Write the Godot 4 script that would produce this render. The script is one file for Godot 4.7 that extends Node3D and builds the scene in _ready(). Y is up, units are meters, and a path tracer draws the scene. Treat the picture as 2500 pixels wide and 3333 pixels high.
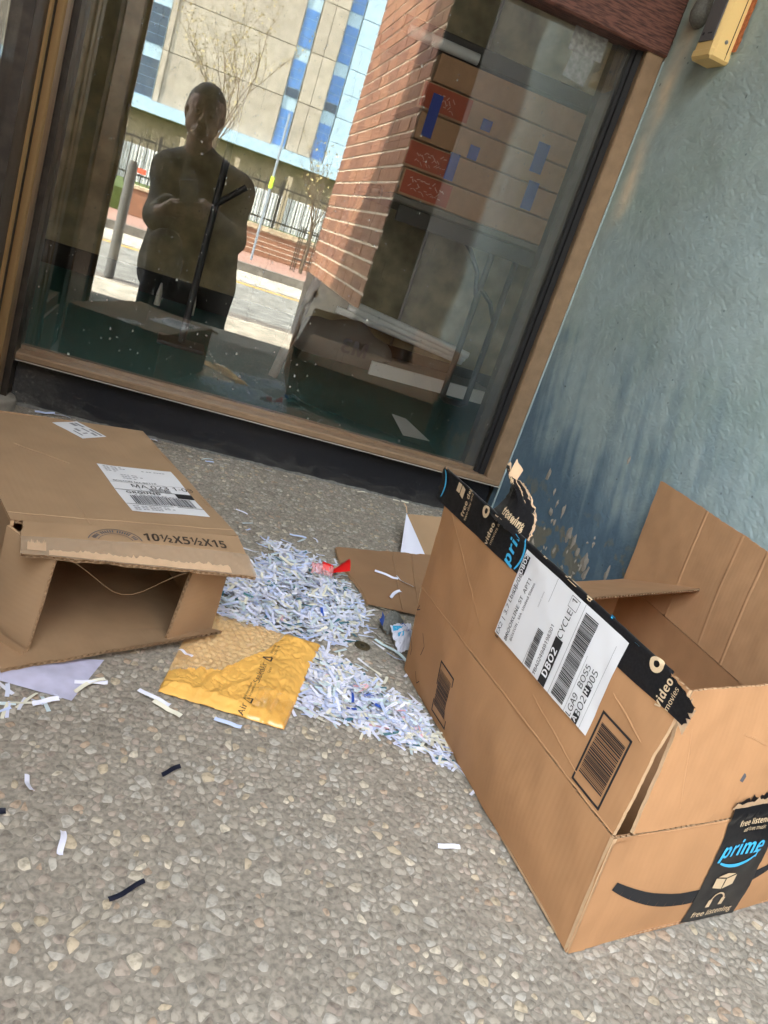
extends Node3D

var M := {}
var taken := {}
var rng := RandomNumberGenerator.new()
var noise := FastNoiseLite.new()
var font_regular: Font
var font_bold: Font

# ------------------------------------------------------------------ helpers
func lin(r: float, g: float, b: float) -> Color:
	return Color(r, g, b).linear_to_srgb()

func numbered(nm: String) -> String:
	var n: int = taken.get(nm, 0)
	taken[nm] = n + 1
	return nm if n == 0 else "%s_%03d" % [nm, n]

func tag(o: Node3D, label: String, category: String, group := "", kind := "") -> void:
	if label != "":
		o.set_meta("label", label)
	if category != "":
		o.set_meta("category", category)
	if group != "":
		o.set_meta("group", group)
	if kind != "":
		o.set_meta("kind", kind)

func thing(nm: String, label: String, category: String, at := Vector3.ZERO, group := "") -> Node3D:
	var o := Node3D.new()
	o.name = numbered(nm)
	o.position = at
	tag(o, label, category, group)
	add_child(o)
	return o

func S() -> SurfaceTool:
	var s := SurfaceTool.new()
	s.begin(Mesh.PRIMITIVE_TRIANGLES)
	return s

# commits s (built in world coordinates) as one named mesh; under a thing it is moved back by the thing's place
func put(nm: String, s: SurfaceTool, m: Material, parent: Node3D = null) -> MeshInstance3D:
	var o := MeshInstance3D.new()
	o.mesh = s.commit()
	if o.mesh.get_surface_count() > 0:
		o.set_surface_override_material(0, m)
	if parent == null:
		o.name = numbered(nm)
		add_child(o)
	else:
		o.name = nm
		var shift := Vector3.ZERO
		var q: Node = parent
		while q != self and q is Node3D:
			shift += q.position
			q = q.get_parent()
		o.position = -shift
		parent.add_child(o, true)
	return o

func structure(nm: String, s: SurfaceTool, m: Material) -> MeshInstance3D:
	var o := put(nm, s, m)
	o.set_meta("kind", "structure")
	return o

# a, b, c, d run anticlockwise seen from the front
func quad(s: SurfaceTool, a: Vector3, b: Vector3, c: Vector3, d: Vector3) -> void:
	var n := (b - a).cross(d - a).normalized()
	if n == Vector3.ZERO:
		n = (c - b).cross(d - b).normalized()
	s.set_normal(n)
	for p in [a, c, b, a, d, c]:
		s.add_vertex(p)

func tri(s: SurfaceTool, a: Vector3, b: Vector3, c: Vector3) -> void:
	s.set_normal((b - a).cross(c - a).normalized())
	for p in [a, c, b]:
		s.add_vertex(p)

func box(s: SurfaceTool, c: Vector3, size: Vector3, b := Basis()) -> void:
	var h := size / 2
	var X := b.x * h.x
	var Y := b.y * h.y
	var Z := b.z * h.z
	quad(s, c + X - Y + Z, c + X - Y - Z, c + X + Y - Z, c + X + Y + Z)
	quad(s, c - X - Y - Z, c - X - Y + Z, c - X + Y + Z, c - X + Y - Z)
	quad(s, c - X + Y + Z, c + X + Y + Z, c + X + Y - Z, c - X + Y - Z)
	quad(s, c - X - Y - Z, c + X - Y - Z, c + X - Y + Z, c - X - Y + Z)
	quad(s, c - X - Y + Z, c + X - Y + Z, c + X + Y + Z, c - X + Y + Z)
	quad(s, c + X - Y - Z, c - X - Y - Z, c - X + Y - Z, c + X + Y - Z)

# a box between two corners
func slab(s: SurfaceTool, a: Vector3, b: Vector3) -> void:
	box(s, (a + b) / 2, (b - a).abs())

# a box with bevelled edges
func bevelled(s: SurfaceTool, c: Vector3, size: Vector3, r: float, b := Basis()) -> void:
	var h := size / 2
	var k := h - Vector3(r, r, r)
	for ax in 3:
		for sg in [-1.0, 1.0]:
			var n := Vector3.ZERO
			n[ax] = sg
			var u := Vector3.ZERO
			u[(ax + 1) % 3] = 1.0
			var v := n.cross(u)
			var o: Vector3 = n * h[ax]
			var du: Vector3 = u * k.dot(u.abs())
			var dv: Vector3 = v * k.dot(v.abs())
			quad(s, c + b * (o - du - dv), c + b * (o + du - dv), c + b * (o + du + dv), c + b * (o - du + dv))
	for ax in 3:
		var a1 := (ax + 1) % 3
		var a2 := (ax + 2) % 3
		for s1 in [-1.0, 1.0]:
			for s2 in [-1.0, 1.0]:
				var p := Vector3.ZERO
				p[a1] = s1 * h[a1]
				p[a2] = s2 * k[a2]
				var q := Vector3.ZERO
				q[a1] = s1 * k[a1]
				q[a2] = s2 * h[a2]
				var e := Vector3.ZERO
				e[ax] = k[ax]
				if s1 * s2 > 0:
					quad(s, c + b * (p - e), c + b * (p + e), c + b * (q + e), c + b * (q - e))
				else:
					quad(s, c + b * (q - e), c + b * (q + e), c + b * (p + e), c + b * (p - e))
	for sx in [-1.0, 1.0]:
		for sy in [-1.0, 1.0]:
			for sz in [-1.0, 1.0]:
				var x := Vector3(sx * h.x, sy * k.y, sz * k.z)
				var y := Vector3(sx * k.x, sy * h.y, sz * k.z)
				var z := Vector3(sx * k.x, sy * k.y, sz * h.z)
				if sx * sy * sz > 0:
					tri(s, c + b * x, c + b * y, c + b * z)
				else:
					tri(s, c + b * x, c + b * z, c + b * y)

func tube(s: SurfaceTool, pts: Array, radii, sides := 8, caps := true) -> void:
	var rings := []
	var up := Vector3.UP
	for i in pts.size():
		var d: Vector3 = (pts[mini(i + 1, pts.size() - 1)] - pts[maxi(i - 1, 0)]).normalized()
		var x := up.cross(d)
		if x.length() < 0.05:
			x = Vector3.RIGHT.cross(d)
		x = x.normalized()
		var y := d.cross(x)
		up = y
		var r: float = radii[i] if radii is Array else radii
		var ring := []
		for k in sides:
			var a := TAU * k / sides
			ring.append([pts[i] + (x * cos(a) + y * sin(a)) * r, x * cos(a) + y * sin(a)])
		rings.append(ring)
	for i in pts.size() - 1:
		for k in sides:
			var k2 := (k + 1) % sides
			var q := [rings[i][k], rings[i + 1][k2], rings[i][k2], rings[i][k], rings[i + 1][k], rings[i + 1][k2]]
			for v in q:
				s.set_normal(v[1])
				s.add_vertex(v[0])
	if caps:
		for e in [0, pts.size() - 1]:
			for k in range(1, sides - 1):
				if e == 0:
					tri(s, rings[e][0][0], rings[e][k + 1][0], rings[e][k][0])
				else:
					tri(s, rings[e][0][0], rings[e][k][0], rings[e][k + 1][0])

# a smooth sheet: f(u, v) -> point, its front is where du x dv points
func sheet(s: SurfaceTool, f: Callable, nu: int, nv: int, flip := false) -> void:
	var P := []
	for j in nv + 1:
		var row := PackedVector3Array()
		for i in nu + 1:
			row.append(f.call(float(i) / nu, float(j) / nv))
		P.append(row)
	var N := []
	for j in nv + 1:
		var row := PackedVector3Array()
		for i in nu + 1:
			var du: Vector3 = P[j][mini(i + 1, nu)] - P[j][maxi(i - 1, 0)]
			var dv: Vector3 = P[mini(j + 1, nv)][i] - P[maxi(j - 1, 0)][i]
			var n := du.cross(dv).normalized()
			row.append(-n if flip else n)
		N.append(row)
	for j in nv:
		for i in nu:
			var q := [[i, j], [i + 1, j + 1], [i + 1, j], [i, j], [i, j + 1], [i + 1, j + 1]]
			if flip:
				q = [[i, j], [i + 1, j], [i + 1, j + 1], [i, j], [i + 1, j + 1], [i, j + 1]]
			for e in q:
				s.set_normal(N[e[1]][e[0]])
				s.set_uv(Vector2(float(e[0]) / nu, float(e[1]) / nv))
				s.add_vertex(P[e[1]][e[0]])

func lathe(s: SurfaceTool, at: Vector3, prof: Array, b := Basis(), sides := 16) -> void:
	sheet(s, func(u, v):
		var k: float = v * (prof.size() - 1)
		var i := mini(int(k), prof.size() - 2)
		var p: Vector2 = prof[i].lerp(prof[i + 1], k - i)
		return at + b * Vector3(cos(-u * TAU) * p.x, p.y, sin(-u * TAU) * p.x), sides, (prof.size() - 1) * 2)

# ------------------------------------------------------------------ materials
func grain(freq: float, lo: float, hi: float, seed_: int, size := 512, kind := FastNoiseLite.TYPE_SIMPLEX_SMOOTH, oct := 4) -> NoiseTexture2D:
	var n := FastNoiseLite.new()
	n.seed = seed_
	n.frequency = freq
	n.noise_type = kind
	n.fractal_octaves = oct
	var t := NoiseTexture2D.new()
	t.width = size
	t.height = size
	t.seamless = true
	t.noise = n
	var g := Gradient.new()
	g.set_color(0, Color(lo, lo, lo))
	g.set_color(1, Color(hi, hi, hi))
	t.color_ramp = g
	return t

func mat(nm: String, c: Color, rough := 0.8, tex: Texture2D = null, scale := 8.0, relief := 0.0, rtex: Texture2D = null) -> StandardMaterial3D:
	var m := StandardMaterial3D.new()
	m.resource_name = nm
	m.albedo_color = c
	m.roughness = rough
	m.metallic_specular = 0.4
	if tex != null:
		m.albedo_texture = tex
		m.uv1_triplanar = true
		m.uv1_scale = Vector3.ONE * scale
	if relief > 0.0:
		m.heightmap_enabled = true
		m.heightmap_texture = rtex if rtex != null else tex
		m.heightmap_scale = relief
		m.uv1_triplanar = true
		m.uv1_scale = Vector3.ONE * scale
	M[nm] = m
	return m

func materials() -> void:
	var metal_wear := grain(0.010, 0.90, 1.03, 15)
	var fibre := grain(0.006, 0.945, 1.02, 1, 512, FastNoiseLite.TYPE_SIMPLEX_SMOOTH, 7)
	var coarse := grain(0.012, 0.72, 1.08, 2)
	var speck := grain(0.09, 0.62, 1.12, 3)
	var rough_noise := grain(0.03, 0.0, 1.0, 4)
	mat("kraft", lin(0.40, 0.262, 0.150), 0.82, fibre, 3.2)
	mat("kraft_amber", lin(0.47, 0.25, 0.118), 0.80, fibre, 3.2)
	mat("kraft_amber_inside", lin(0.42, 0.235, 0.118), 0.85, fibre, 6.0)
	mat("kraft_inside", lin(0.37, 0.235, 0.130), 0.85, fibre, 6.0)
	mat("kraft_crease", lin(0.485, 0.262, 0.126), 0.85, fibre, 6.0)
	mat("kraft_edge", lin(0.50, 0.33, 0.19), 0.9, fibre, 30.0)
	mat("kraft_torn", lin(0.62, 0.43, 0.27), 0.9, fibre, 20.0, 0.05)
	mat("kraft_brown", lin(0.33, 0.19, 0.10), 0.75, fibre, 3.0)
	mat("tape_black", lin(0.018, 0.018, 0.02), 0.32, speck, 6.0)
	mat("tape_tan", lin(0.62, 0.47, 0.30), 0.5)
	mat("tape_cyan", lin(0.06, 0.45, 0.78), 0.45)
	mat("ink", lin(0.02, 0.02, 0.022), 0.7)
	mat("ink_soft", lin(0.10, 0.10, 0.11), 0.7)
	mat("ink_brown", lin(0.05, 0.035, 0.025), 0.75)
	mat("ink_grey", lin(0.30, 0.30, 0.32), 0.7)
	mat("label", lin(0.78, 0.78, 0.80), 0.55)
	var clear := mat("clear_tape", lin(0.62, 0.47, 0.33), 0.3)
	clear.transparency = BaseMaterial3D.TRANSPARENCY_ALPHA
	clear.albedo_color.a = 0.42
	mat("paper", lin(0.76, 0.77, 0.89), 0.75)
	mat("paper_lilac", lin(0.62, 0.61, 0.80), 0.75, grain(0.01, 0.86, 1.0, 9), 5.0)
	mat("paper_blue", lin(0.50, 0.58, 0.80), 0.75)
	mat("paper_cream", lin(0.76, 0.73, 0.60), 0.75)
	mat("paper_mint", lin(0.55, 0.66, 0.68), 0.75)
	mat("paper_pink", lin(0.75, 0.45, 0.50), 0.75)
	mat("paper_teal", lin(0.05, 0.17, 0.19), 0.7)
	mat("paper_navy", lin(0.006, 0.008, 0.02), 0.5)
	mat("paper_royal", lin(0.03, 0.09, 0.42), 0.5)
	mat("mailer", lin(0.90, 0.50, 0.115), 0.62, grain(0.012, 0.9, 1.03, 12), 4.0)
	mat("bubble", lin(0.80, 0.61, 0.35), 0.28)
	M.bubble.transparency = BaseMaterial3D.TRANSPARENCY_ALPHA
	M.bubble.albedo_color.a = 0.55
	mat("stone", Color.WHITE, 0.78, grain(0.03, 0.66, 1.24, 5, 512, FastNoiseLite.TYPE_SIMPLEX_SMOOTH, 3), 8.0)
	M.stone.vertex_color_use_as_albedo = true
	mat("mortar", lin(0.325, 0.288, 0.237), 0.8, grain(0.03, 0.78, 1.10, 6), 9.0, 0.03)
	mat("bronze", lin(0.30, 0.20, 0.122), 0.45, metal_wear, 5.0)
	M.bronze.metallic = 0.25
	mat("bronze_dark", lin(0.045, 0.036, 0.028), 0.42, coarse, 5.0)
	mat("bronze_gold", lin(0.30, 0.19, 0.085), 0.38)
	M.bronze_gold.metallic = 0.4
	mat("gasket", lin(0.012, 0.012, 0.013), 0.6)
	mat("granite", lin(0.017, 0.018, 0.023), 0.38, speck, 9.0)
	mat("dust", lin(0.19, 0.185, 0.17), 0.95, coarse, 14.0)
	mat("wood", lin(0.15, 0.062, 0.045), 0.55, grain(0.02, 0.5, 1.25, 7), 3.0, 0.15)
	M.wood.uv1_scale = Vector3(2.5, 22, 22)
	mat("sealant", lin(0.40, 0.37, 0.32), 0.8)
	mat("bare_plaster", lin(0.52, 0.475, 0.41), 0.9, speck, 20.0)
	mat("bead", lin(0.33, 0.42, 0.43), 0.6)
	mat("device_yellow", lin(0.76, 0.53, 0.22), 0.42)
	mat("device_grey", lin(0.12, 0.115, 0.115), 0.5)
	mat("orange_patch", lin(0.62, 0.22, 0.095), 0.85, coarse, 20.0)
	mat("concrete", lin(0.30, 0.28, 0.24), 0.9, coarse, 5.0, 0.2)
	mat("grey_metal", lin(0.21, 0.21, 0.19), 0.5, coarse, 30.0)
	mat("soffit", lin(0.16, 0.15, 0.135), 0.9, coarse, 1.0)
	mat("facade_near", lin(0.20, 0.175, 0.145), 0.9, coarse, 1.0)
	# inside
	mat("beige_wall", lin(0.37, 0.325, 0.205), 0.8, coarse, 1.0)
	mat("black_base", lin(0.012, 0.012, 0.012), 0.6)
	mat("carpet", lin(0.016, 0.105, 0.092), 0.95, speck, 5.0, 0.1)
	mat("ceiling", lin(0.55, 0.53, 0.46), 0.9)
	mat("inside_box", lin(0.47, 0.275, 0.15), 0.8, fibre, 5.0)
	mat("red_label", lin(0.42, 0.085, 0.04), 0.6)
	mat("pink_print", lin(0.72, 0.42, 0.33), 0.6)
	mat("notice", lin(0.26, 0.26, 0.245), 0.8, coarse, 12.0)
	mat("blue_tape", lin(0.035, 0.07, 0.36), 0.6)
	mat("dark_metal", lin(0.035, 0.034, 0.033), 0.45)
	mat("grey_brown", lin(0.16, 0.145, 0.12), 0.7)
	mat("white_plastic", lin(0.68, 0.70, 0.68), 0.45)
	mat("board_grey", lin(0.17, 0.165, 0.15), 0.7)
	# street
	mat("asphalt", lin(0.21, 0.21, 0.192), 0.9, coarse, 0.6)
	mat("pale_concrete", lin(0.44, 0.41, 0.345), 0.9, coarse, 0.8)
	mat("kerb_stone", lin(0.18, 0.165, 0.145), 0.9, coarse, 1.0)
	mat("brick_paving", lin(0.36, 0.21, 0.165), 0.9, speck, 3.0)
	mat("yellow_line", lin(0.50, 0.29, 0.05), 0.8)
	mat("brick", lin(0.27, 0.125, 0.078), 0.9, speck, 4.0)
	mat("brick_b", lin(0.22, 0.103, 0.068), 0.9, speck, 4.0)
	mat("brick_c", lin(0.31, 0.15, 0.09), 0.9, speck, 4.0)
	mat("mortar_pale", lin(0.52, 0.44, 0.34), 0.95)
	mat("brick_in_shade", lin(0.045, 0.038, 0.030), 0.8, coarse, 2.0)  # brick with deep shade mixed into its colour
	mat("coping", lin(0.52, 0.43, 0.29), 0.85, coarse, 1.0)
	mat("iron", lin(0.012, 0.013, 0.013), 0.5)
	mat("grass", lin(0.075, 0.115, 0.025), 0.95, speck, 1.5)
	mat("white_sheet", lin(0.52, 0.53, 0.52), 0.6)
	mat("tan_post", lin(0.32, 0.265, 0.185), 0.8)
	mat("panel_beige", lin(0.40, 0.36, 0.295), 0.85, metal_wear, 0.25)
	mat("panel_beige_b", lin(0.375, 0.335, 0.275), 0.85, metal_wear, 0.25)
	mat("panel_blue", lin(0.34, 0.48, 0.58), 0.5)
	mat("pane_blue", lin(0.07, 0.20, 0.48), 0.12)
	mat("pane_dark", lin(0.03, 0.06, 0.10), 0.12)
	mat("post_grey", lin(0.12, 0.125, 0.125), 0.5)
	mat("post_blue", lin(0.22, 0.27, 0.31), 0.5)
	mat("lime", lin(0.55, 0.80, 0.05), 0.6)
	mat("sign_red", lin(0.75, 0.10, 0.05), 0.6)
	mat("bark", lin(0.13, 0.10, 0.07), 0.95)
	mat("leaf", lin(0.32, 0.27, 0.12), 0.8)
	# person
	mat("coat", lin(0.022, 0.021, 0.019), 0.85, coarse, 6.0)
	mat("trousers", lin(0.014, 0.015, 0.019), 0.9, coarse, 6.0)
	mat("skin", lin(0.15, 0.080, 0.055), 0.55)
	mat("hair", lin(0.025, 0.021, 0.019), 0.7)
	mat("phone", lin(0.02, 0.02, 0.022), 0.25)
	mat("shoe", lin(0.02, 0.018, 0.016), 0.6)
	var g := StandardMaterial3D.new()
	g.resource_name = "glass"
	g.albedo_color = Color(0.0, 0.0, 0.0, 0.02)
	g.transparency = BaseMaterial3D.TRANSPARENCY_ALPHA
	g.roughness = 0.0
	g.metallic_specular = 0.5
	M.glass = g
	# an added half mirror that strengthens the reflections: about a sixth of the light comes back, the rest passes
	var ct := StandardMaterial3D.new()
	ct.resource_name = "added_mirror"
	var white := Image.create(4, 4, false, Image.FORMAT_RGB8)
	white.fill(Color.WHITE)
	ct.albedo_texture = ImageTexture.create_from_image(white)
	ct.albedo_color = Color(0.90, 0.91, 0.90, 0.17)
	ct.transparency = BaseMaterial3D.TRANSPARENCY_ALPHA
	ct.metallic = 1.0
	ct.roughness = 0.0
	M.added_mirror = ct

# ------------------------------------------------------------------ lettering
var text_cache := {}

func glyphs(t: String, bold: bool) -> PackedVector3Array:
	var key := t + ("#" if bold else "")
	if not text_cache.has(key):
		var tm := TextMesh.new()
		tm.font = font_bold if bold else font_regular
		tm.font_size = 64
		tm.pixel_size = 1.0 / 64.0
		tm.depth = 0.0
		tm.curve_step = 4.0
		tm.text = t
		var a := tm.surface_get_arrays(0)
		var vs: PackedVector3Array = a[Mesh.ARRAY_VERTEX]
		var ix = a[Mesh.ARRAY_INDEX]
		var out := PackedVector3Array()
		if ix == null or ix.size() == 0:
			out = vs
		else:
			for i in ix:
				out.append(vs[i])
		text_cache[key] = out
	return text_cache[key]

# writes t with em size em; f(x, y) maps metres on the sheet to a point; at = centre; angle turns the baseline
func write(s: SurfaceTool, f: Callable, t: String, at: Vector2, em: float, angle := 0.0, bold := false, squeeze := 1.0, shear := 0.0, keep = null) -> void:
	var g := glyphs(t, bold)
	var i := 0
	while i + 2 < g.size():
		var ok := true
		var q := []
		for k in 3:
			var p := Vector2((g[i + k].x * squeeze + g[i + k].y * shear) * em, g[i + k].y * em).rotated(angle) + at
			if keep != null and not keep.call(p):
				ok = false
			q.append(f.call(p.x, p.y))
		if ok:
			tri(s, q[0], q[2], q[1])
		i += 3

func ink_rect(s: SurfaceTool, f: Callable, x0: float, y0: float, x1: float, y1: float) -> void:
	quad(s, f.call(x0, y0), f.call(x1, y0), f.call(x1, y1), f.call(x0, y1))

func ink_line(s: SurfaceTool, f: Callable, a: Vector2, b: Vector2, w: float) -> void:
	var n := (b - a).orthogonal().normalized() * w / 2
	var q := [a + n, a - n, b - n, b + n]
	quad(s, f.call(q[0].x, q[0].y), f.call(q[1].x, q[1].y), f.call(q[2].x, q[2].y), f.call(q[3].x, q[3].y))

func ink_poly(s: SurfaceTool, f: Callable, pts: PackedVector2Array) -> void:
	var ix := Geometry2D.triangulate_polygon(pts)
	for i in range(0, ix.size(), 3):
		var q := []
		for k in 3:
			q.append(f.call(pts[ix[i + k]].x, pts[ix[i + k]].y))
		tri(s, q[0], q[1], q[2])

func ink_arc(s: SurfaceTool, f: Callable, c: Vector2, r: float, a0: float, a1: float, w: float, n := 16) -> void:
	for i in n:
		var t0 := lerpf(a0, a1, float(i) / n)
		var t1 := lerpf(a0, a1, float(i + 1) / n)
		var q := []
		for e in [[t0, r - w / 2], [t0, r + w / 2], [t1, r + w / 2], [t1, r - w / 2]]:
			var p: Vector2 = c + Vector2(cos(e[0]), sin(e[0])) * e[1]
			q.append(f.call(p.x, p.y))
		quad(s, q[0], q[1], q[2], q[3])

# bars run along y between y0 and y1
func bars(s: SurfaceTool, f: Callable, x0: float, x1: float, y0: float, y1: float, unit: float, seed_: int) -> void:
	var r := RandomNumberGenerator.new()
	r.seed = seed_
	var x := x0
	while x < x1:
		var w := unit * r.randi_range(1, 3)
		ink_rect(s, f, x, y0, minf(x + w, x1), y1)
		x += w + unit * r.randi_range(1, 2)

# a brand smile: a tapering curved stroke with an arrow tip at the right end
func smile(s: SurfaceTool, f: Callable, a: Vector2, b: Vector2, sag: float, w: float, arrow: float) -> void:
	var n := 18
	var P := []
	for i in n + 1:
		var t := float(i) / n
		var p := a.lerp(b, t) - Vector2(-(b - a).y, (b - a).x).normalized() * sag * 4 * t * (1 - t)
		P.append([p, w * (0.25 + 0.75 * sin(PI * minf(1.0, 0.12 + t * 0.8)))])
	for i in n:
		var d: Vector2 = (P[i + 1][0] - P[i][0]).normalized().orthogonal()
		var q := [P[i][0] + d * P[i][1] / 2, P[i][0] - d * P[i][1] / 2, P[i + 1][0] - d * P[i + 1][1] / 2, P[i + 1][0] + d * P[i + 1][1] / 2]
		quad(s, f.call(q[0].x, q[0].y), f.call(q[1].x, q[1].y), f.call(q[2].x, q[2].y), f.call(q[3].x, q[3].y))
	if arrow > 0:
		var u := (b - a).normalized()
		var v := Vector2(-u.y, u.x)
		ink_line(s, f, b + v * arrow * 0.5 - u * arrow * 1.0, b + v * arrow * 0.55 + u * arrow * 0.1, arrow * 0.3)
		ink_line(s, f, b + v * arrow * 0.6 + u * arrow * 0.0, b - v * arrow * 0.5 - u * arrow * 0.15, arrow * 0.3)

# ------------------------------------------------------------------ corrugated board
# a panel with corners p00 (u0 v0), p10 (u1 v0), p11, p01; its printed side faces (p10 - p00) x (p01 - p00)
func panel(p00: Vector3, p10: Vector3, p11: Vector3, p01: Vector3, bulge := 0.0, wob := 0.0008, seed_ := 0) -> Dictionary:
	return {"a": p00, "b": p10, "c": p11, "d": p01, "n": (p10 - p00 + p11 - p01).cross(p01 - p00 + p11 - p10).normalized(), "bulge": bulge, "wob": wob, "seed": float(seed_) * 7.3,
		"lx": ((p10 - p00).length() + (p11 - p01).length()) / 2, "ly": ((p01 - p00).length() + (p11 - p10).length()) / 2, "curl": 0.0, "ripple": 0.0}

func pt(P: Dictionary, u: float, v: float, off := 0.0) -> Vector3:
	var p: Vector3 = (P.a as Vector3).lerp(P.b, u).lerp((P.d as Vector3).lerp(P.c, u), v)
	var h: float = P.bulge * sin(PI * clampf(u, 0, 1)) * sin(PI * clampf(v, 0, 1))
	h += P.wob * noise.get_noise_2d(u * P.lx * 900 + P.seed * 31, v * P.ly * 900 + P.seed)
	h += P.curl * clampf(v, 0, 1) * v
	if P.ripple != 0.0:
		h += P.ripple * sin(TAU * (u * P.lx if P.ripple > 0 else v * P.ly) / 0.0072)
	return p + P.n * (off + h)

# metres on the panel -> point, slightly proud of the printed side
func on(P: Dictionary, off := 0.0006) -> Callable:
	return func(x: float, y: float) -> Vector3: return pt(P, x / P.lx, y / P.ly, off)

# edges: jag (metres) of the four borders u0, u1, v0, v1; flutes 0: waves show along u (at v0 and v1), 1: along v
func card(parent: Node3D, nm: String, P: Dictionary, t := 0.0036, flutes := 0, nu := 10, nv := 6, jag := [0.0, 0.0, 0.0, 0.0], label := "", out_mat := "", in_mat := "") -> MeshInstance3D:
	if out_mat == "":
		out_mat = "kraft_amber" if (parent.get_parent() == self and parent.name == "delivery_box") else "kraft"
		in_mat = out_mat + "_inside"
	var wrap := func(u: float, v: float) -> Vector2:
		var j := func(k: int, along: float, len: float) -> float:
			return jag[k] * (noise.get_noise_2d(along * len * 2600 + 50 * k, P.seed * 13 + 9) + 0.5 * noise.get_noise_2d(along * len * 9000, P.seed * 5 + k * 77))
		var a: float = j.call(0, v, P.ly) / P.lx
		var b: float = 1 + j.call(1, v, P.ly) / P.lx
		var c: float = j.call(2, u, P.lx) / P.ly
		var d: float = 1 + j.call(3, u, P.lx) / P.ly
		return Vector2(lerpf(a, b, u), lerpf(c, d, v))
	var mu := nu
	var mv := nv
	if jag[0] > 0 or jag[1] > 0:
		mv = maxi(mv, int(P.ly / 0.004))
	if jag[2] > 0 or jag[3] > 0:
		mu = maxi(mu, int(P.lx / 0.004))
	# the flutes show faintly through the liner
	if flutes == 0:
		mu = maxi(mu, int(P.lx / 0.0018))
		P.ripple = 0.00005
	else:
		mv = maxi(mv, int(P.ly / 0.0018))
		P.ripple = -0.00005
	var s := S()
	sheet(s, func(u, v):
		var w: Vector2 = wrap.call(u, v)
		return pt(P, w.x, w.y), mu, mv)
	var o := put(nm, s, M[out_mat], parent)
	if label != "":
		o.set_meta("label", label)
	s = S()
	sheet(s, func(u, v):
		var w: Vector2 = wrap.call(u, v)
		return pt(P, w.x, w.y, -t), mu, mv, true)
	put("inner_liner", s, M[in_mat], o)
	# the fluted medium and the two borders that run along the flutes
	s = S()
	var across: float = P.lx if flutes == 0 else P.ly
	var waves := int(across / 0.0072)
	var m := waves * 4
	var long := mv if flutes == 0 else mu
	var wave := func(a: float, b: float) -> Vector3:
		var ph := a * waves * TAU
		var off := -t / 2 + (t / 2 - 0.0004) * sin(ph)
		var w: Vector2 = wrap.call(a, b) if flutes == 0 else wrap.call(b, a)
		return pt(P, w.x, w.y, off)
	sheet(s, wave, m, long)
	for e in [0.0, 1.0]:
		sheet(s, func(u, v):
			var w: Vector2 = wrap.call(e, u) if flutes == 0 else wrap.call(u, e)
			return pt(P, w.x, w.y, -t * v), mv if flutes == 0 else mu, 1)
	put("fluting", s, M.kraft_edge, o)
	return o

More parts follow.
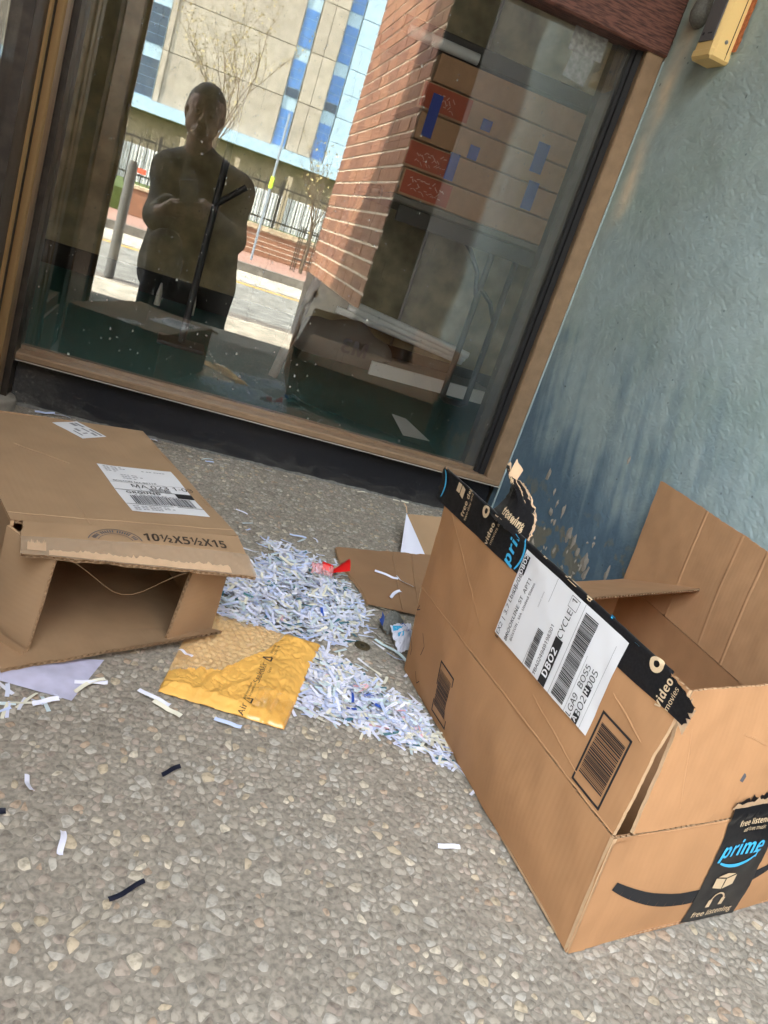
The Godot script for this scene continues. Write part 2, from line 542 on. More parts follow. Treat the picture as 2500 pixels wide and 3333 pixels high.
# ------------------------------------------------------------------ floor of pebbles set in mortar
func pebbles(floor_node: Node3D) -> void:
	var x0 := -0.20
	var z0 := 0.004
	var cell := 0.0074
	var nx := int((0.905 - x0) / cell)
	var nz := int((1.56 - z0) / cell)
	var pts := PackedVector2Array()
	pts.resize(nx * nz)
	var r := RandomNumberGenerator.new()
	r.seed = 11
	for i in nx * nz:
		var q := Vector2(x0 + (i % nx + r.randf()) * cell, z0 + (i / nx + r.randf()) * cell)
		pts[i] = q if r.randf() > 0.26 else Vector2(INF, 0)
	for k in nx * nz / 26:
		var i := r.randi() % (nx * nz)
		if pts[i].x == INF:
			continue
		for d in [1, -1, nx, -nx, nx + 1, -nx - 1]:
			if i + d >= 0 and i + d < nx * nz and r.randf() < 0.85:
				pts[i + d] = Vector2(INF, 0)
	var tones := [Color(0.372, 0.330, 0.270), Color(0.410, 0.368, 0.306), Color(0.325, 0.288, 0.236), Color(0.47, 0.435, 0.375), Color(0.392, 0.330, 0.272), Color(0.51, 0.425, 0.305), Color(0.60, 0.53, 0.415), Color(0.46, 0.35, 0.255)]
	var chances := [0.27, 0.23, 0.20, 0.11, 0.09, 0.035, 0.035, 0.03]
	var eye := Vector3(0, 0.519, 1.773)
	var stones := []
	for i in nx * nz:
		var c := pts[i]
		if c.x == INF:
			continue
		var poly := PackedVector2Array([c + Vector2(-1, -1) * cell * 1.6, c + Vector2(1, -1) * cell * 1.6, c + Vector2(1, 1) * cell * 1.6, c + Vector2(-1, 1) * cell * 1.6])
		var ix := i % nx
		var iz := i / nx
		for dz in range(-2, 3):
			for dx in range(-2, 3):
				if (dx == 0 and dz == 0) or ix + dx < 0 or ix + dx >= nx or iz + dz < 0 or iz + dz >= nz:
					continue
				var o := pts[i + dx + dz * nx]
				if o.x == INF:
					continue
				var d := o - c
				var mid := (o + c) / 2
				var lim := mid.dot(d)
				var cut := PackedVector2Array()
				var np := poly.size()
				var prev := poly[np - 1]
				var pd := prev.dot(d) - lim
				for k in np:
					var cur := poly[k]
					var cd := cur.dot(d) - lim
					if (pd <= 0) != (cd <= 0):
						cut.append(prev + (cur - prev) * (pd / (pd - cd)))
					if cd <= 0:
						cut.append(cur)
					prev = cur
					pd = cd
				poly = cut
				if poly.size() < 3:
					break
			if poly.size() < 3:
				break
		if poly.size() < 3 or r.randf() < 0.11:
			continue
		var mid2 := Vector2.ZERO
		for p in poly:
			mid2 += p
		mid2 /= poly.size()
		var area := 0.0
		for k in poly.size():
			area += poly[k].cross(poly[(k + 1) % poly.size()])
		area = absf(area) / 2
		var size := sqrt(area)
		if size < 0.0024:
			continue
		var gap := r.randf_range(0.0002, 0.0012) * (1.0 if r.randf() > 0.2 else 2.0)
		var shrink := maxf(0.5, 1.0 - 2.0 * gap / size)
		var ring := PackedVector2Array()
		for k in poly.size():
			var a := poly[k]
			var b := poly[(k + 1) % poly.size()]
			if a.distance_to(b) < 0.0012:
				ring.append(mid2 + ((a + b) / 2 - mid2) * shrink)
				continue
			ring.append(mid2 + (a.lerp(b, 0.20) - mid2) * shrink * r.randf_range(0.90, 1.04))
			ring.append(mid2 + (a.lerp(b, 0.80) - mid2) * shrink * r.randf_range(0.90, 1.04))
		var pick := r.randf()
		var tone := 0
		while tone < 7 and pick > chances[tone]:
			pick -= chances[tone]
			tone += 1
		var col: Color = tones[tone] * r.randf_range(0.84, 1.12)
		col.a = 1
		var dist := eye.distance_to(Vector3(mid2.x, 0, mid2.y))
		stones.append([area / (dist * dist * dist), ring, mid2, col, r.randf_range(0.0001, 0.0011), r.randf_range(-0.09, 0.09), r.randf_range(-0.09, 0.09), r.randi()])
	# in view: roughly inside the photographed field and not under a box
	var seen := []
	for i in stones.size():
		var m: Vector2 = stones[i][2]
		var under := m.x > 0.43 and m.y < 1.27
		var behind := m.y < 0.86 - 0.4 * (m.x + 0.1) and m.x < 0.16
		if not under and not behind and m.y < 1.33 and m.x > -0.02 and m.x < 0.64:
			seen.append(i)
	seen.sort_custom(func(a, b): return stones[a][0] > stones[b][0])
	var single := {}
	for k in mini(300, seen.size()):
		single[seen[k]] = true
	var vs := PackedVector3Array()
	var ns := PackedVector3Array()
	var cs := PackedColorArray()
	for i in stones.size():
		if single.has(i):
			var v1 := PackedVector3Array()
			var n1 := PackedVector3Array()
			var c1 := PackedColorArray()
			pebble(stones[i], v1, n1, c1)
			stone_node("stone", floor_node, v1, n1, c1)
		else:
			pebble(stones[i], vs, ns, cs)
	var all := stone_node("small_stones", floor_node, vs, ns, cs)
	all.set_meta("kind", "stuff")

func stone_node(nm: String, parent: Node3D, vs, ns, cs) -> MeshInstance3D:
	var a := []
	a.resize(Mesh.ARRAY_MAX)
	a[Mesh.ARRAY_VERTEX] = vs
	a[Mesh.ARRAY_NORMAL] = ns
	a[Mesh.ARRAY_COLOR] = cs
	var m := ArrayMesh.new()
	m.add_surface_from_arrays(Mesh.PRIMITIVE_TRIANGLES, a)
	var o := MeshInstance3D.new()
	o.name = nm
	o.mesh = m
	o.set_surface_override_material(0, M.stone)
	parent.add_child(o, true)
	return o

func pebble(st: Array, vs: PackedVector3Array, ns: PackedVector3Array, cs: PackedColorArray) -> void:
	var ring: PackedVector2Array = st[1]
	var m: Vector2 = st[2]
	var n := ring.size()
	var top: float = st[4]
	var centre := Vector3(m.x, top, m.y)
	var low := PackedVector3Array()
	var high := PackedVector3Array()
	var side := PackedVector3Array()
	for p in ring:
		var d := p - m
		low.append(Vector3(p.x, -0.0016, p.y))
		var h: float = top * 0.8 + d.x * st[5] + d.y * st[6]
		high.append(Vector3(m.x + d.x * 0.86, maxf(h, -0.0002), m.y + d.y * 0.86))
		var o := d.normalized()
		side.append(Vector3(o.x * 0.5, 0.86, o.y * 0.5).normalized())
	var up := Vector3(-st[5], 1, -st[6]).normalized()
	var ccw := Geometry2D.is_polygon_clockwise(ring)
	for k in n:
		var j := (k + 1) % n
		var q := [low[k], low[j], high[j], low[k], high[j], high[k], high[k], high[j], centre]
		var w := [side[k], side[j], (side[j] + up).normalized(), side[k], (side[j] + up).normalized(), (side[k] + up).normalized(), (side[k] + up).normalized(), (side[j] + up).normalized(), up]
		for t in [0, 3, 6]:
			var o := [t, t + 1, t + 2]
			var gn: Vector3 = (q[t + 1] - q[t]).cross(q[t + 2] - q[t])
			if gn.dot(w[t]) > 0:
				o = [t, t + 2, t + 1]
			for e in o:
				vs.append(q[e])
				ns.append(w[e])
				cs.append(st[3])

# ------------------------------------------------------------------ body skinning (surface nets over smooth capsules)
func skin(s: SurfaceTool, bones: Array, cell: float, blend: float) -> void:
	var lo := Vector3.INF
	var hi := -Vector3.INF
	for b in bones:
		for k in [0, 2]:
			var r: float = b[k + 1] + cell * 3 + blend
			lo = lo.min(b[k] - Vector3(r, r, r))
			hi = hi.max(b[k] + Vector3(r, r, r))
	var nx := int((hi.x - lo.x) / cell) + 2
	var ny := int((hi.y - lo.y) / cell) + 2
	var nz := int((hi.z - lo.z) / cell) + 2
	var F := PackedFloat32Array()
	F.resize(nx * ny * nz)
	F.fill(1.0)
	for b in bones:
		var A: Vector3 = b[0]
		var ra: float = b[1]
		var ab: Vector3 = b[2] - A
		var rb: float = b[3]
		var k: float = b[4] if b.size() > 4 else blend
		var l2 := maxf(ab.length_squared(), 1e-9)
		var R := maxf(ra, rb) + cell * 2 + k
		var c0 := ((A.min(b[2]) - Vector3(R, R, R) - lo) / cell).floor().clamp(Vector3.ZERO, Vector3(nx - 1, ny - 1, nz - 1))
		var c1 := ((A.max(b[2]) + Vector3(R, R, R) - lo) / cell).ceil().clamp(Vector3.ZERO, Vector3(nx - 1, ny - 1, nz - 1))
		for z in range(int(c0.z), int(c1.z) + 1):
			for y in range(int(c0.y), int(c1.y) + 1):
				var row := (z * ny + y) * nx
				for x in range(int(c0.x), int(c1.x) + 1):
					var p := lo + Vector3(x, y, z) * cell - A
					var t := clampf(p.dot(ab) / l2, 0.0, 1.0)
					var d := (p - ab * t).length() - lerpf(ra, rb, t)
					var f := F[row + x]
					var h := maxf(k - absf(f - d), 0.0) / k
					F[row + x] = minf(f, d) - h * h * k * 0.25
	var V := {}
	var P := PackedVector3Array()
	var corner := [0, 1, nx, nx + 1, nx * ny, nx * ny + 1, nx * ny + nx, nx * ny + nx + 1]
	for z in nz - 1:
		for y in ny - 1:
			var row := (z * ny + y) * nx
			for x in nx - 1:
				var i := row + x
				var inside := 0
				for c in corner:
					if F[i + c] < 0:
						inside += 1
				if inside == 0 or inside == 8:
					continue
				var sum := Vector3.ZERO
				var n := 0
				for e in [[0, 1], [2, 3], [4, 5], [6, 7], [0, 2], [1, 3], [4, 6], [5, 7], [0, 4], [1, 5], [2, 6], [3, 7]]:
					var fa := F[i + corner[e[0]]]
					var fb := F[i + corner[e[1]]]
					if (fa < 0) != (fb < 0):
						var t := fa / (fa - fb)
						var va := Vector3(e[0] & 1, (e[0] >> 1) & 1, e[0] >> 2)
						var vb := Vector3(e[1] & 1, (e[1] >> 1) & 1, e[1] >> 2)
						sum += va.lerp(vb, t)
						n += 1
				V[i] = P.size()
				P.append(lo + (Vector3(x, y, z) + sum / n) * cell)
	var T := PackedInt32Array()
	var step := [1, nx, nx * ny]
	for i in V:
		var x: int = i % nx
		var y: int = (i / nx) % ny
		var z: int = i / (nx * ny)
		for ax in 3:
			var b: int = step[(ax + 1) % 3]
			var c: int = step[(ax + 2) % 3]
			if [x, y, z][(ax + 1) % 3] == 0 or [x, y, z][(ax + 2) % 3] == 0:
				continue
			var f0 := F[i]
			var f1 := F[i + step[ax]]
			if (f0 < 0) == (f1 < 0):
				continue
			if not (V.has(i - b) and V.has(i - c) and V.has(i - b - c)):
				continue
			var q := [V[i], V[i - b], V[i - b - c], V[i - c]]
			if f0 < 0:
				T.append_array([q[0], q[2], q[1], q[0], q[3], q[2]])
			else:
				T.append_array([q[0], q[1], q[2], q[0], q[2], q[3]])
	var N := PackedVector3Array()
	N.resize(P.size())
	for k in range(0, T.size(), 3):
		var n := (P[T[k + 2]] - P[T[k]]).cross(P[T[k + 1]] - P[T[k]])
		for e in 3:
			N[T[k + e]] += n
	for k in T:
		s.set_normal(N[k].normalized())
		s.add_vertex(P[k])

# ------------------------------------------------------------------ scene
func _ready() -> void:
	rng.seed = 5
	noise.seed = 3
	noise.frequency = 0.01
	noise.noise_type = FastNoiseLite.TYPE_SIMPLEX_SMOOTH
	noise.fractal_octaves = 3
	var fr := SystemFont.new()
	fr.font_names = PackedStringArray(["Droid Sans"])
	font_regular = fr
	var fb := SystemFont.new()
	fb.font_names = PackedStringArray(["Droid Sans"])
	fb.font_weight = 700
	font_bold = fb

	var cam := Camera3D.new()
	cam.name = "camera"
	cam.fov = 63.45
	cam.near = 0.01
	cam.far = 400.0
	cam.transform = Transform3D(Basis(Vector3(0.927, 0.313, 0.208), Vector3(-0.225, 0.906, -0.359), Vector3(-0.301, 0.286, 0.910)).orthonormalized(), Vector3(0, 0.519, 1.773))
	cam.current = true
	add_child(cam)

	var env := Environment.new()
	env.background_mode = Environment.BG_SKY
	var sky := Sky.new()
	var sm := ProceduralSkyMaterial.new()
	sm.sky_top_color = Color(0.74, 0.77, 0.80)
	sm.sky_horizon_color = Color(0.94, 0.92, 0.895)
	sm.sky_curve = 0.18
	sm.ground_bottom_color = Color(0.40, 0.38, 0.34)
	sm.ground_horizon_color = Color(0.62, 0.62, 0.60)
	sky.sky_material = sm
	env.sky = sky
	env.background_energy_multiplier = 1.5
	env.tonemap_mode = Environment.TONE_MAPPER_LINEAR
	env.tonemap_exposure = 14.0
	env.sdfgi_enabled = true
	env.ssao_enabled = true
	env.ssil_enabled = true
	var we := WorldEnvironment.new()
	we.name = "environment"
	we.environment = env
	add_child(we)
	var sun := DirectionalLight3D.new()
	sun.name = "sun"
	sun.light_energy = 0.95
	sun.light_color = Color(1.0, 0.95, 0.87)
	sun.light_angular_distance = 0.5
	sun.shadow_enabled = true
	sun.basis = Basis.looking_at(-Vector3(-0.62, 0.74, -0.27).normalized(), Vector3.UP)
	add_child(sun)

	materials()
	ground()
	storefront()
	interior()
	street()
	person()
	delivery_box()
	carton()
	mailer()
	litter()
	shreds()

func ground() -> void:
	var s := S()
	slab(s, Vector3(-0.34, -0.10, -0.02), Vector3(1.08, -0.0007, 1.84))
	var f := structure("vestibule_floor", s, M.mortar)
	pebbles(f)
	s = S()
	slab(s, Vector3(-60, -0.55, 1.84), Vector3(60, -0.25, 4.35))
	structure("near_pavement", s, M.pale_concrete)
	s = S()
	slab(s, Vector3(-60, -0.55, 4.35), Vector3(60, -0.255, 4.62))
	structure("near_kerb", s, M.kerb_stone)
	s = S()
	slab(s, Vector3(-60, -0.60, 4.62), Vector3(60, -0.37, 10.45))
	structure("road", s, M.asphalt)
	s = S()
	slab(s, Vector3(-60, -0.37, 8.52), Vector3(60, -0.366, 8.64))
	structure("yellow_road_line", s, M.yellow_line)
	s = S()
	slab(s, Vector3(-60, -0.37, 8.85), Vector3(60, -0.365, 10.45))
	structure("pale_road_lane", s, M.pale_concrete)
	s = S()
	slab(s, Vector3(-60, -0.60, 10.45), Vector3(60, -0.25, 10.65))
	structure("far_kerb", s, M.kerb_stone)
	s = S()
	slab(s, Vector3(-60, -0.60, 10.65), Vector3(60, -0.255, 13.6))
	structure("brick_pavement", s, M.brick_paving)
	s = S()
	slab(s, Vector3(-150, -0.70, 13.6), Vector3(150, 0.10, 140))
	structure("lawn", s, M.grass)
	s = S()
	slab(s, Vector3(-150, -1.2, -60), Vector3(150, -0.65, 13.7))
	structure("ground", s, M.concrete)

func wall_paint() -> ImageTexture:
	var W := 720
	var im := Image.create(W, W, false, Image.FORMAT_RGB8)
	var n := FastNoiseLite.new()
	n.noise_type = FastNoiseLite.TYPE_SIMPLEX_SMOOTH
	n.frequency = 1.0
	n.fractal_octaves = 4
	var c_up := Color(0.645, 0.70, 0.685)
	var c_mid := Color(0.63, 0.70, 0.705)
	var c_blue := Color(0.35, 0.445, 0.52)
	var c_green := Color(0.585, 0.665, 0.645)
	var c_sand := Color(0.86, 0.805, 0.71)
	for j in W:
		for i in W:
			var z := 2.0 * (i + 0.5) / W
			var y := 1.9 * (1.0 - (j + 0.5) / W)
			var a := n.get_noise_2d(z * 3.1, y * 3.1)
			var b := n.get_noise_2d(z * 9 + 40, y * 7)
			var d := n.get_noise_2d(z * 30 + 9, y * 30)
			var streak := n.get_noise_2d((z + y * 0.25) * 26 + 3, y * 2.0)
			var c := c_mid.lerp(c_up, clampf((y - 0.45) * 1.6 + a, 0, 1))
			c = c.lerp(c_green, clampf(a * 1.3 + b * 0.4 + (y - 0.55) * 0.35, 0, 0.7))
			var blue := smoothstep(0.30, 0.02, y - 0.18 + 0.55 * maxf(0, z - 0.25) - 0.18 * a - 0.10 * streak - 0.05 * b)
			blue = maxf(blue, smoothstep(0.62, 0.30, y) * smoothstep(0.10, 0.22, z) * clampf(0.22 + streak * 0.5 + a * 0.5 + b * 0.35, 0, 0.8) * smoothstep(1.0, 0.35, z))
			c = c.lerp(c_blue, clampf(blue, 0, 0.95))
			var sand := smoothstep(0.045, 0.0, absf(z - 0.075 - 0.01 * a)) * smoothstep(0.62, 0.9, y + 0.2 * a)
			sand = maxf(sand, 0.55 * smoothstep(0.05, 0.0, z) * smoothstep(0.30, 0.6, y))
			c = c.lerp(c_sand, clampf(sand * (0.75 + b * 0.6), 0, 1))
			var ochre := smoothstep(0.05, 0.22, b + d * 0.7 + 0.55 * smoothstep(0.16, 0.02, y) * smoothstep(0.10, 0.2, z) * smoothstep(0.7, 0.45, z) - 0.33)
			c = c.lerp(Color(0.56, 0.49, 0.37), ochre * 0.6 * smoothstep(0.22, 0.1, y))
			c = c * (1.0 + 0.05 * d + 0.03 * b)
			c = c.lerp(Color(0.13, 0.125, 0.11), smoothstep(0.98, 1.12, z + 0.06 * a))  # near-black painted in to dim the strongly lit street end and its mirror image
			if n.get_noise_2d(z * 75 + 7, y * 75) > 0.68:
				c = c.lerp(Color(0.20, 0.235, 0.25), 0.6)
			c.a = 1
			im.set_pixel(i, j, c)
	return ImageTexture.create_from_image(im)

func wx(z: float) -> float:
	return 0.827 + 0.09 * z

func storefront() -> void:
	# the shop window: frame, sill, pane, film of dirt
	var w := thing("shop_window", "large dirty shop window in a brown bronze frame above the black plinth", "window", Vector3(0.27, 0.1, 0))
	var s := S()
	bevelled(s, Vector3(0.285, 0.1065, -0.004), Vector3(1.08, 0.015, 0.074), 0.003)
	slab(s, Vector3(-0.255, 0.1135, -0.03), Vector3(0.785, 0.1215, -0.009))
	put("sill", s, M.bronze, w)
	s = S()
	tube(s, [Vector3(-0.25, 0.0982, 0.0325), Vector3(0.825, 0.0982, 0.0325)], 0.0013, 5)
	put("sealant", s, M.sealant, w)
	s = S()
	bevelled(s, Vector3(0.806, 0.60, 0.004), Vector3(0.040, 0.98, 0.056), 0.003)
	put("jamb", s, M.bronze, w)
	s = S()
	slab(s, Vector3(0.764, 0.114, -0.025), Vector3(0.7855, 1.30, 0.006))
	slab(s, Vector3(0.772, 0.114, 0.006), Vector3(0.7850, 1.09, 0.014))
	put("gasket", s, M.gasket, w)
	s = S()
	slab(s, Vector3(0.738, 0.122, -0.04), Vector3(0.764, 1.30, -0.010))
	put("inner_stop", s, M.bronze_dark, w)
	s = S()
	slab(s, Vector3(-0.300, 0.0, -0.05), Vector3(-0.2505, 2.6, 0.055))
	put("corner_post", s, M.bronze_dark, w)
	s = S()
	slab(s, Vector3(-0.2505, 0.114, -0.006), Vector3(0.764, 1.30, 0.0))
	put("pane", s, M.glass, w)
	s = S()
	quad(s, Vector3(-0.2505, 0.114, -0.009), Vector3(0.764, 0.114, -0.009), Vector3(0.764, 1.30, -0.009), Vector3(-0.2505, 1.30, -0.009))
	put("added_mirror", s, M.added_mirror, w)  # added half mirror, brightens the street mirrored in the pane
	var film := dirt_film()
	s = S()
	sheet(s, func(u, v): return Vector3(lerpf(-0.249, 0.763, u), lerpf(1.10, 0.118, v), 0.0012), 1, 1, true)
	put("grime", s, film, w)
	s = S()
	for e in [[0.637, 1.005, 0.713, 1.10, 0.0], [0.648, 0.955, 0.70, 1.03, -0.10]]:
		var bb := Basis(Vector3(0, 0, 1), e[4])
		box(s, Vector3((e[0] + e[2]) / 2, (e[1] + e[3]) / 2, -0.009 + e[4] * 0.01), Vector3(e[2] - e[0], e[3] - e[1], 0.0006), bb)
	tag(put("notice", s, M.notice), "faded paper notices taped inside the glass at its upper right", "notice")

	# black plinth below the window
	s = S()
	bevelled(s, Vector3(0.285, 0.0485, -0.05), Vector3(1.075, 0.097, 0.10), 0.003)
	var pl := put("black_plinth", s, M.granite)
	tag(pl, "low black stone plinth running under the shop window", "plinth")
	s = S()
	sheet(s, func(u, v):
		var x := lerpf(-0.25, 0.82, u)
		var h := 0.003 + 0.005 * absf(noise.get_noise_2d(x * 1500, 4)) + 0.006 * smoothstep(0.05, -0.25, x) * absf(noise.get_noise_2d(x * 700, 90))
		return Vector3(x, h * v, 0.0008 + 0.004 * (1 - v)), 200, 2)
	put("dust_line", s, M.dust, pl)
	var dm := Image.create(1000, 100, false, Image.FORMAT_RGBA8)
	var dn := FastNoiseLite.new()
	dn.seed = 31
	dn.frequency = 1.0
	dn.fractal_octaves = 5
	for j in 100:
		for i in 1000:
			var up := 1.0 - j / 100.0
			var aa := dn.get_noise_2d(i * 0.016, j * 0.03)
			var fine := dn.get_noise_2d(i * 0.13 + 40, j * 0.13)
			var al := smoothstep(0.42, 0.0, up - 0.35 * aa) * 0.20 + smoothstep(0.16, 0.0, i / 1000.0 - 0.05 * aa) * 0.30 + 0.05 * maxf(0, aa)
			al = al * (0.7 + 0.9 * fine) + (0.35 if fine > 0.52 else 0.0)
			dm.set_pixel(i, j, Color(0.50, 0.49, 0.46, clampf(al, 0.0, 0.8)))
	var dmm := StandardMaterial3D.new()
	dmm.albedo_texture = ImageTexture.create_from_image(dm)
	dmm.transparency = BaseMaterial3D.TRANSPARENCY_ALPHA
	dmm.roughness = 0.95
	s = S()
	sheet(s, func(u, v): return Vector3(lerpf(-0.249, 0.820, u), lerpf(0.093, 0.001, v), 0.0016), 1, 1, true)
	put("splash_dirt", s, dmm, pl)
	s = S()
	lathe(s, Vector3(-0.272, -0.002, 0.045), [Vector2(0.040, 0.0), Vector2(0.041, 0.02), Vector2(0.037, 0.028), Vector2(0.0, 0.031)], Basis(), 14)
	tag(put("threshold_stone", s, M.concrete), "small grey concrete stub at the foot of the mullion", "stone")

	# glazed side of the recess at the left, seen on edge and again in the window
	var d := thing("side_glazing", "tall brown framed glazing that closes the left side of the recess", "glazing", Vector3(-0.27, 0, 0.7))
	for e in [[0.057, 0.100, -0.262, "bronze_dark"], [0.100, 0.150, -0.256, "bronze"], [0.186, 0.250, -0.266, "gasket"], [0.262, 0.355, -0.264, "bronze_dark"], [0.600, 0.688, -0.262, "gasket"], [0.690, 1.130, -0.258, "bronze"], [1.132, 1.310, -0.264, "gasket"]]:
		s = S()
		slab(s, Vector3(-0.31, 0.0, e[0]), Vector3(e[2], 2.6, e[1]))
		put("stile", s, M[e[3]], d)
	for e in [[0.152, 0.186, -0.252], [0.2525, 0.2595, -0.258], [1.312, 1.338, -0.252]]:
		s = S()
		bevelled(s, Vector3((e[2] - 0.31) / 2, 1.3, (e[0] + e[1]) / 2), Vector3(e[2] + 0.31, 2.6, e[1] - e[0]), 0.003)
		put("bead", s, M.bronze_gold, d)
	s = S()
	slab(s, Vector3(-0.31, 0.0, 0.356), Vector3(-0.262, 0.118, 0.599))
	slab(s, Vector3(-0.31, 0.119, 0.356), Vector3(-0.268, 0.150, 0.599))
	put("rail", s, M.bronze, d)
	s = S()
	slab(s, Vector3(-0.31, 2.2, 0.356), Vector3(-0.262, 2.6, 0.599))
	put("rail", s, M.bronze, d)
	s = S()
	slab(s, Vector3(-0.286, 0.150, 0.356), Vector3(-0.280, 2.2, 0.599))
	put("pane", s, M.glass, d)
	# added front left of the recess: blocks side light, its window lights the room
	var o := thing("added_street_front", "unseen stone shop front left of the recess, added to block side light and light the room through its window", "wall", Vector3(-2.2, 0, 1.3))
	s = S()
	slab(s, Vector3(-4.0, -0.3, 1.74), Vector3(-0.33, 0.20, 1.855))
	slab(s, Vector3(-4.0, 2.5, 1.74), Vector3(-0.33, 3.0, 1.855))
	slab(s, Vector3(-4.0, 0.20, 1.74), Vector3(-2.7, 2.5, 1.855))
	slab(s, Vector3(-1.7, 0.20, 1.74), Vector3(-0.33, 2.5, 1.855))
	slab(s, Vector3(-0.40, -0.1, 1.345), Vector3(-0.33, 2.6, 1.738))
	put("wall", s, M.facade_near, o)
	var o2 := thing("added_street_front", "unseen stone shop front right of the brick pier, added with a window to light the room", "wall", Vector3(2.3, 0, 1.8))  # added front whose window lets daylight onto the table and cartons
	s = S()
	slab(s, Vector3(1.085, -0.3, 1.74), Vector3(3.6, 0.20, 1.855))
	slab(s, Vector3(1.085, 1.7, 1.74), Vector3(3.6, 3.0, 1.855))
	slab(s, Vector3(2.6, 0.20, 1.74), Vector3(3.6, 1.7, 1.855))
	slab(s, Vector3(1.085, 0.20, 1.74), Vector3(1.50, 1.7, 1.855))
	put("wall", s, M.facade_near, o2)
	s = S()
	slab(s, Vector3(1.50, 0.20, 1.80), Vector3(2.6, 1.7, 1.806))
	put("pane", s, M.glass, o2)
	s = S()
	slab(s, Vector3(-2.7, 0.20, 1.80), Vector3(-1.7, 2.5, 1.806))
	put("pane", s, M.glass, o)

	# weathered wooden board above the window
	s = S()
	bevelled(s, Vector3(0.05, 1.20, 0.008), Vector3(1.555, 0.30, 0.064), 0.004)
	tag(put("wooden_board", s, M.wood), "weathered dark red wooden board across the top of the window", "board")
	s = S()
	slab(s, Vector3(-0.26, 1.35, -0.05), Vector3(0.82, 3.0, 0.02))
	slab(s, Vector3(-0.31, 2.601, 0.02), Vector3(-0.251, 3.0, 1.85))
	tag(put("shop_front", s, M.facade_near), "plain stone wall above the wooden board", "wall")

	# the painted side wall
	var pm := StandardMaterial3D.new()
	pm.albedo_texture = wall_paint()
	var RW := 1000
	var ri := Image.create(RW, RW, false, Image.FORMAT_RGB8)
	var rn := FastNoiseLite.new()
	rn.seed = 14
	rn.frequency = 1.0
	rn.fractal_octaves = 2
	for j in RW:
		for i in RW:
			var g := 0.5 + 0.5 * rn.get_noise_2d(i * 0.17, j * 0.42) + 0.25 * rn.get_noise_2d(i * 0.5 + 70, j * 0.9)
			ri.set_pixel(i, j, Color(g, g, g))
	pm.heightmap_enabled = true
	pm.heightmap_texture = ImageTexture.create_from_image(ri)
	pm.heightmap_scale = 0.085
	pm.roughness = 0.62
	pm.metallic_specular = 0.35
	var bw := thing("painted_wall", "rough plaster side wall painted in patchy blue and grey green", "wall", Vector3(0.85, 0, 0.6))
	s = S()
	var rough := FastNoiseLite.new()
	rough.seed = 8
	rough.noise_type = FastNoiseLite.TYPE_SIMPLEX_SMOOTH
	rough.frequency = 1.0
	rough.fractal_octaves = 3
	sheet(s, func(u, v):
		var z := lerpf(0.0, 2.0, u)
		var y := lerpf(1.9, -0.0, v)
		var h := 0.00045 * rough.get_noise_2d(z * 55, y * 110) + 0.00075 * rough.get_noise_2d(z * 110, y * 250) + 0.0015 * rough.get_noise_2d(z * 7, y * 7)
		return Vector3(wx(z) + h, y, z), 470, 520)
	put("plaster", s, pm, bw)
	s = S()
	for p in [[Vector3(0, 0, 0), Vector3(0, 2.6, 2.0)]]:
		quad(s, Vector3(wx(0), 1.9, 0), Vector3(wx(0), 3.0, 0), Vector3(wx(2.0), 3.0, 2.0), Vector3(wx(2.0), 1.9, 2.0))
		quad(s, Vector3(1.08, -0.1, 2.0), Vector3(1.08, 3.0, 2.0), Vector3(wx(2.0), 3.0, 2.0), Vector3(wx(2.0), -0.1, 2.0))
		quad(s, Vector3(1.08, -0.1, -0.06), Vector3(1.08, 3.0, -0.06), Vector3(1.08, 3.0, 2.0), Vector3(1.08, -0.1, 2.0))
		quad(s, Vector3(0.82, -0.1, -0.06), Vector3(0.82, 3.0, -0.06), Vector3(1.08, 3.0, -0.06), Vector3(1.08, -0.1, -0.06))
	put("upper_plaster", s, M.facade_near, bw)
	s = S()
	for p in [[0.194, 0.201, 0.011, 0.020], [0.307, 0.43, 0.006, 0.014], [0.150, 0.30, 0.008, 0.022], [0.117, 0.348, 0.016, 0.024], [0.112, 0.372, 0.010, 0.020], [0.10, 0.395, 0.012, 0.014], [0.095, 0.43, 0.018, 0.024], [0.075, 0.445, 0.014, 0.020], [0.107, 0.502, 0.010, 0.022], [0.08, 0.515, 0.010, 0.016], [0.155, 0.27, 0.006, 0.012], [0.17, 0.245, 0.006, 0.010], [0.13, 0.26, 0.010, 0.014]]:
		flake(s, p[1], p[0], p[2], p[3])
	var fr := RandomNumberGenerator.new()
	fr.seed = 19
	for k in 46:
		var fz := fr.randf_range(0.14, 0.56)
		flake(s, fz, 0.035 + fr.randf() * fr.randf() * (0.19 - 0.13 * absf(fz - 0.33) / 0.23), fr.randf_range(0.002, 0.007), fr.randf_range(0.003, 0.011))
	var pk := put("peeled_patch", s, M.bare_plaster, bw)
	pk.set_meta("kind", "stuff")
	pk.set_meta("label", "bare pale patches where the blue paint has peeled off")
	s = S()
	tube(s, [Vector3(0.8275, 0.0, 0.030), Vector3(0.8275, 1.045, 0.030)], 0.0022, 6)
	put("paint_bead", s, M.bead, bw)
	s = S()
	sheet(s, func(u, v):
		var z := lerpf(0.232, 0.256 + 0.004 * noise.get_noise_2d(v * 900, 3), u)
		var y := lerpf(1.04 + 0.004 * noise.get_noise_2d(u * 500, 8), 1.30, v)
		return Vector3(wx(z) - 0.0035, y, z), 4, 30, false)
	put("bare_patch", s, M.orange_patch, bw).set_meta("label", "strip of bare orange plaster beside the reader")

	# yellow card reader
	var rd := thing("door_reader", "narrow yellow box with a dark grey face mounted on the blue wall", "card reader", Vector3(0.8, 1.15, 0.21))
	var nrm := Vector3(-1, 0, 0.09).normalized()
	var rb := Basis(nrm, Vector3.UP, nrm.cross(Vector3.UP))
	s = S()
	bevelled(s, Vector3(wx(0.213), 1.19, 0.213) + nrm * 0.021, Vector3(0.046, 0.33, 0.060), 0.007, rb)
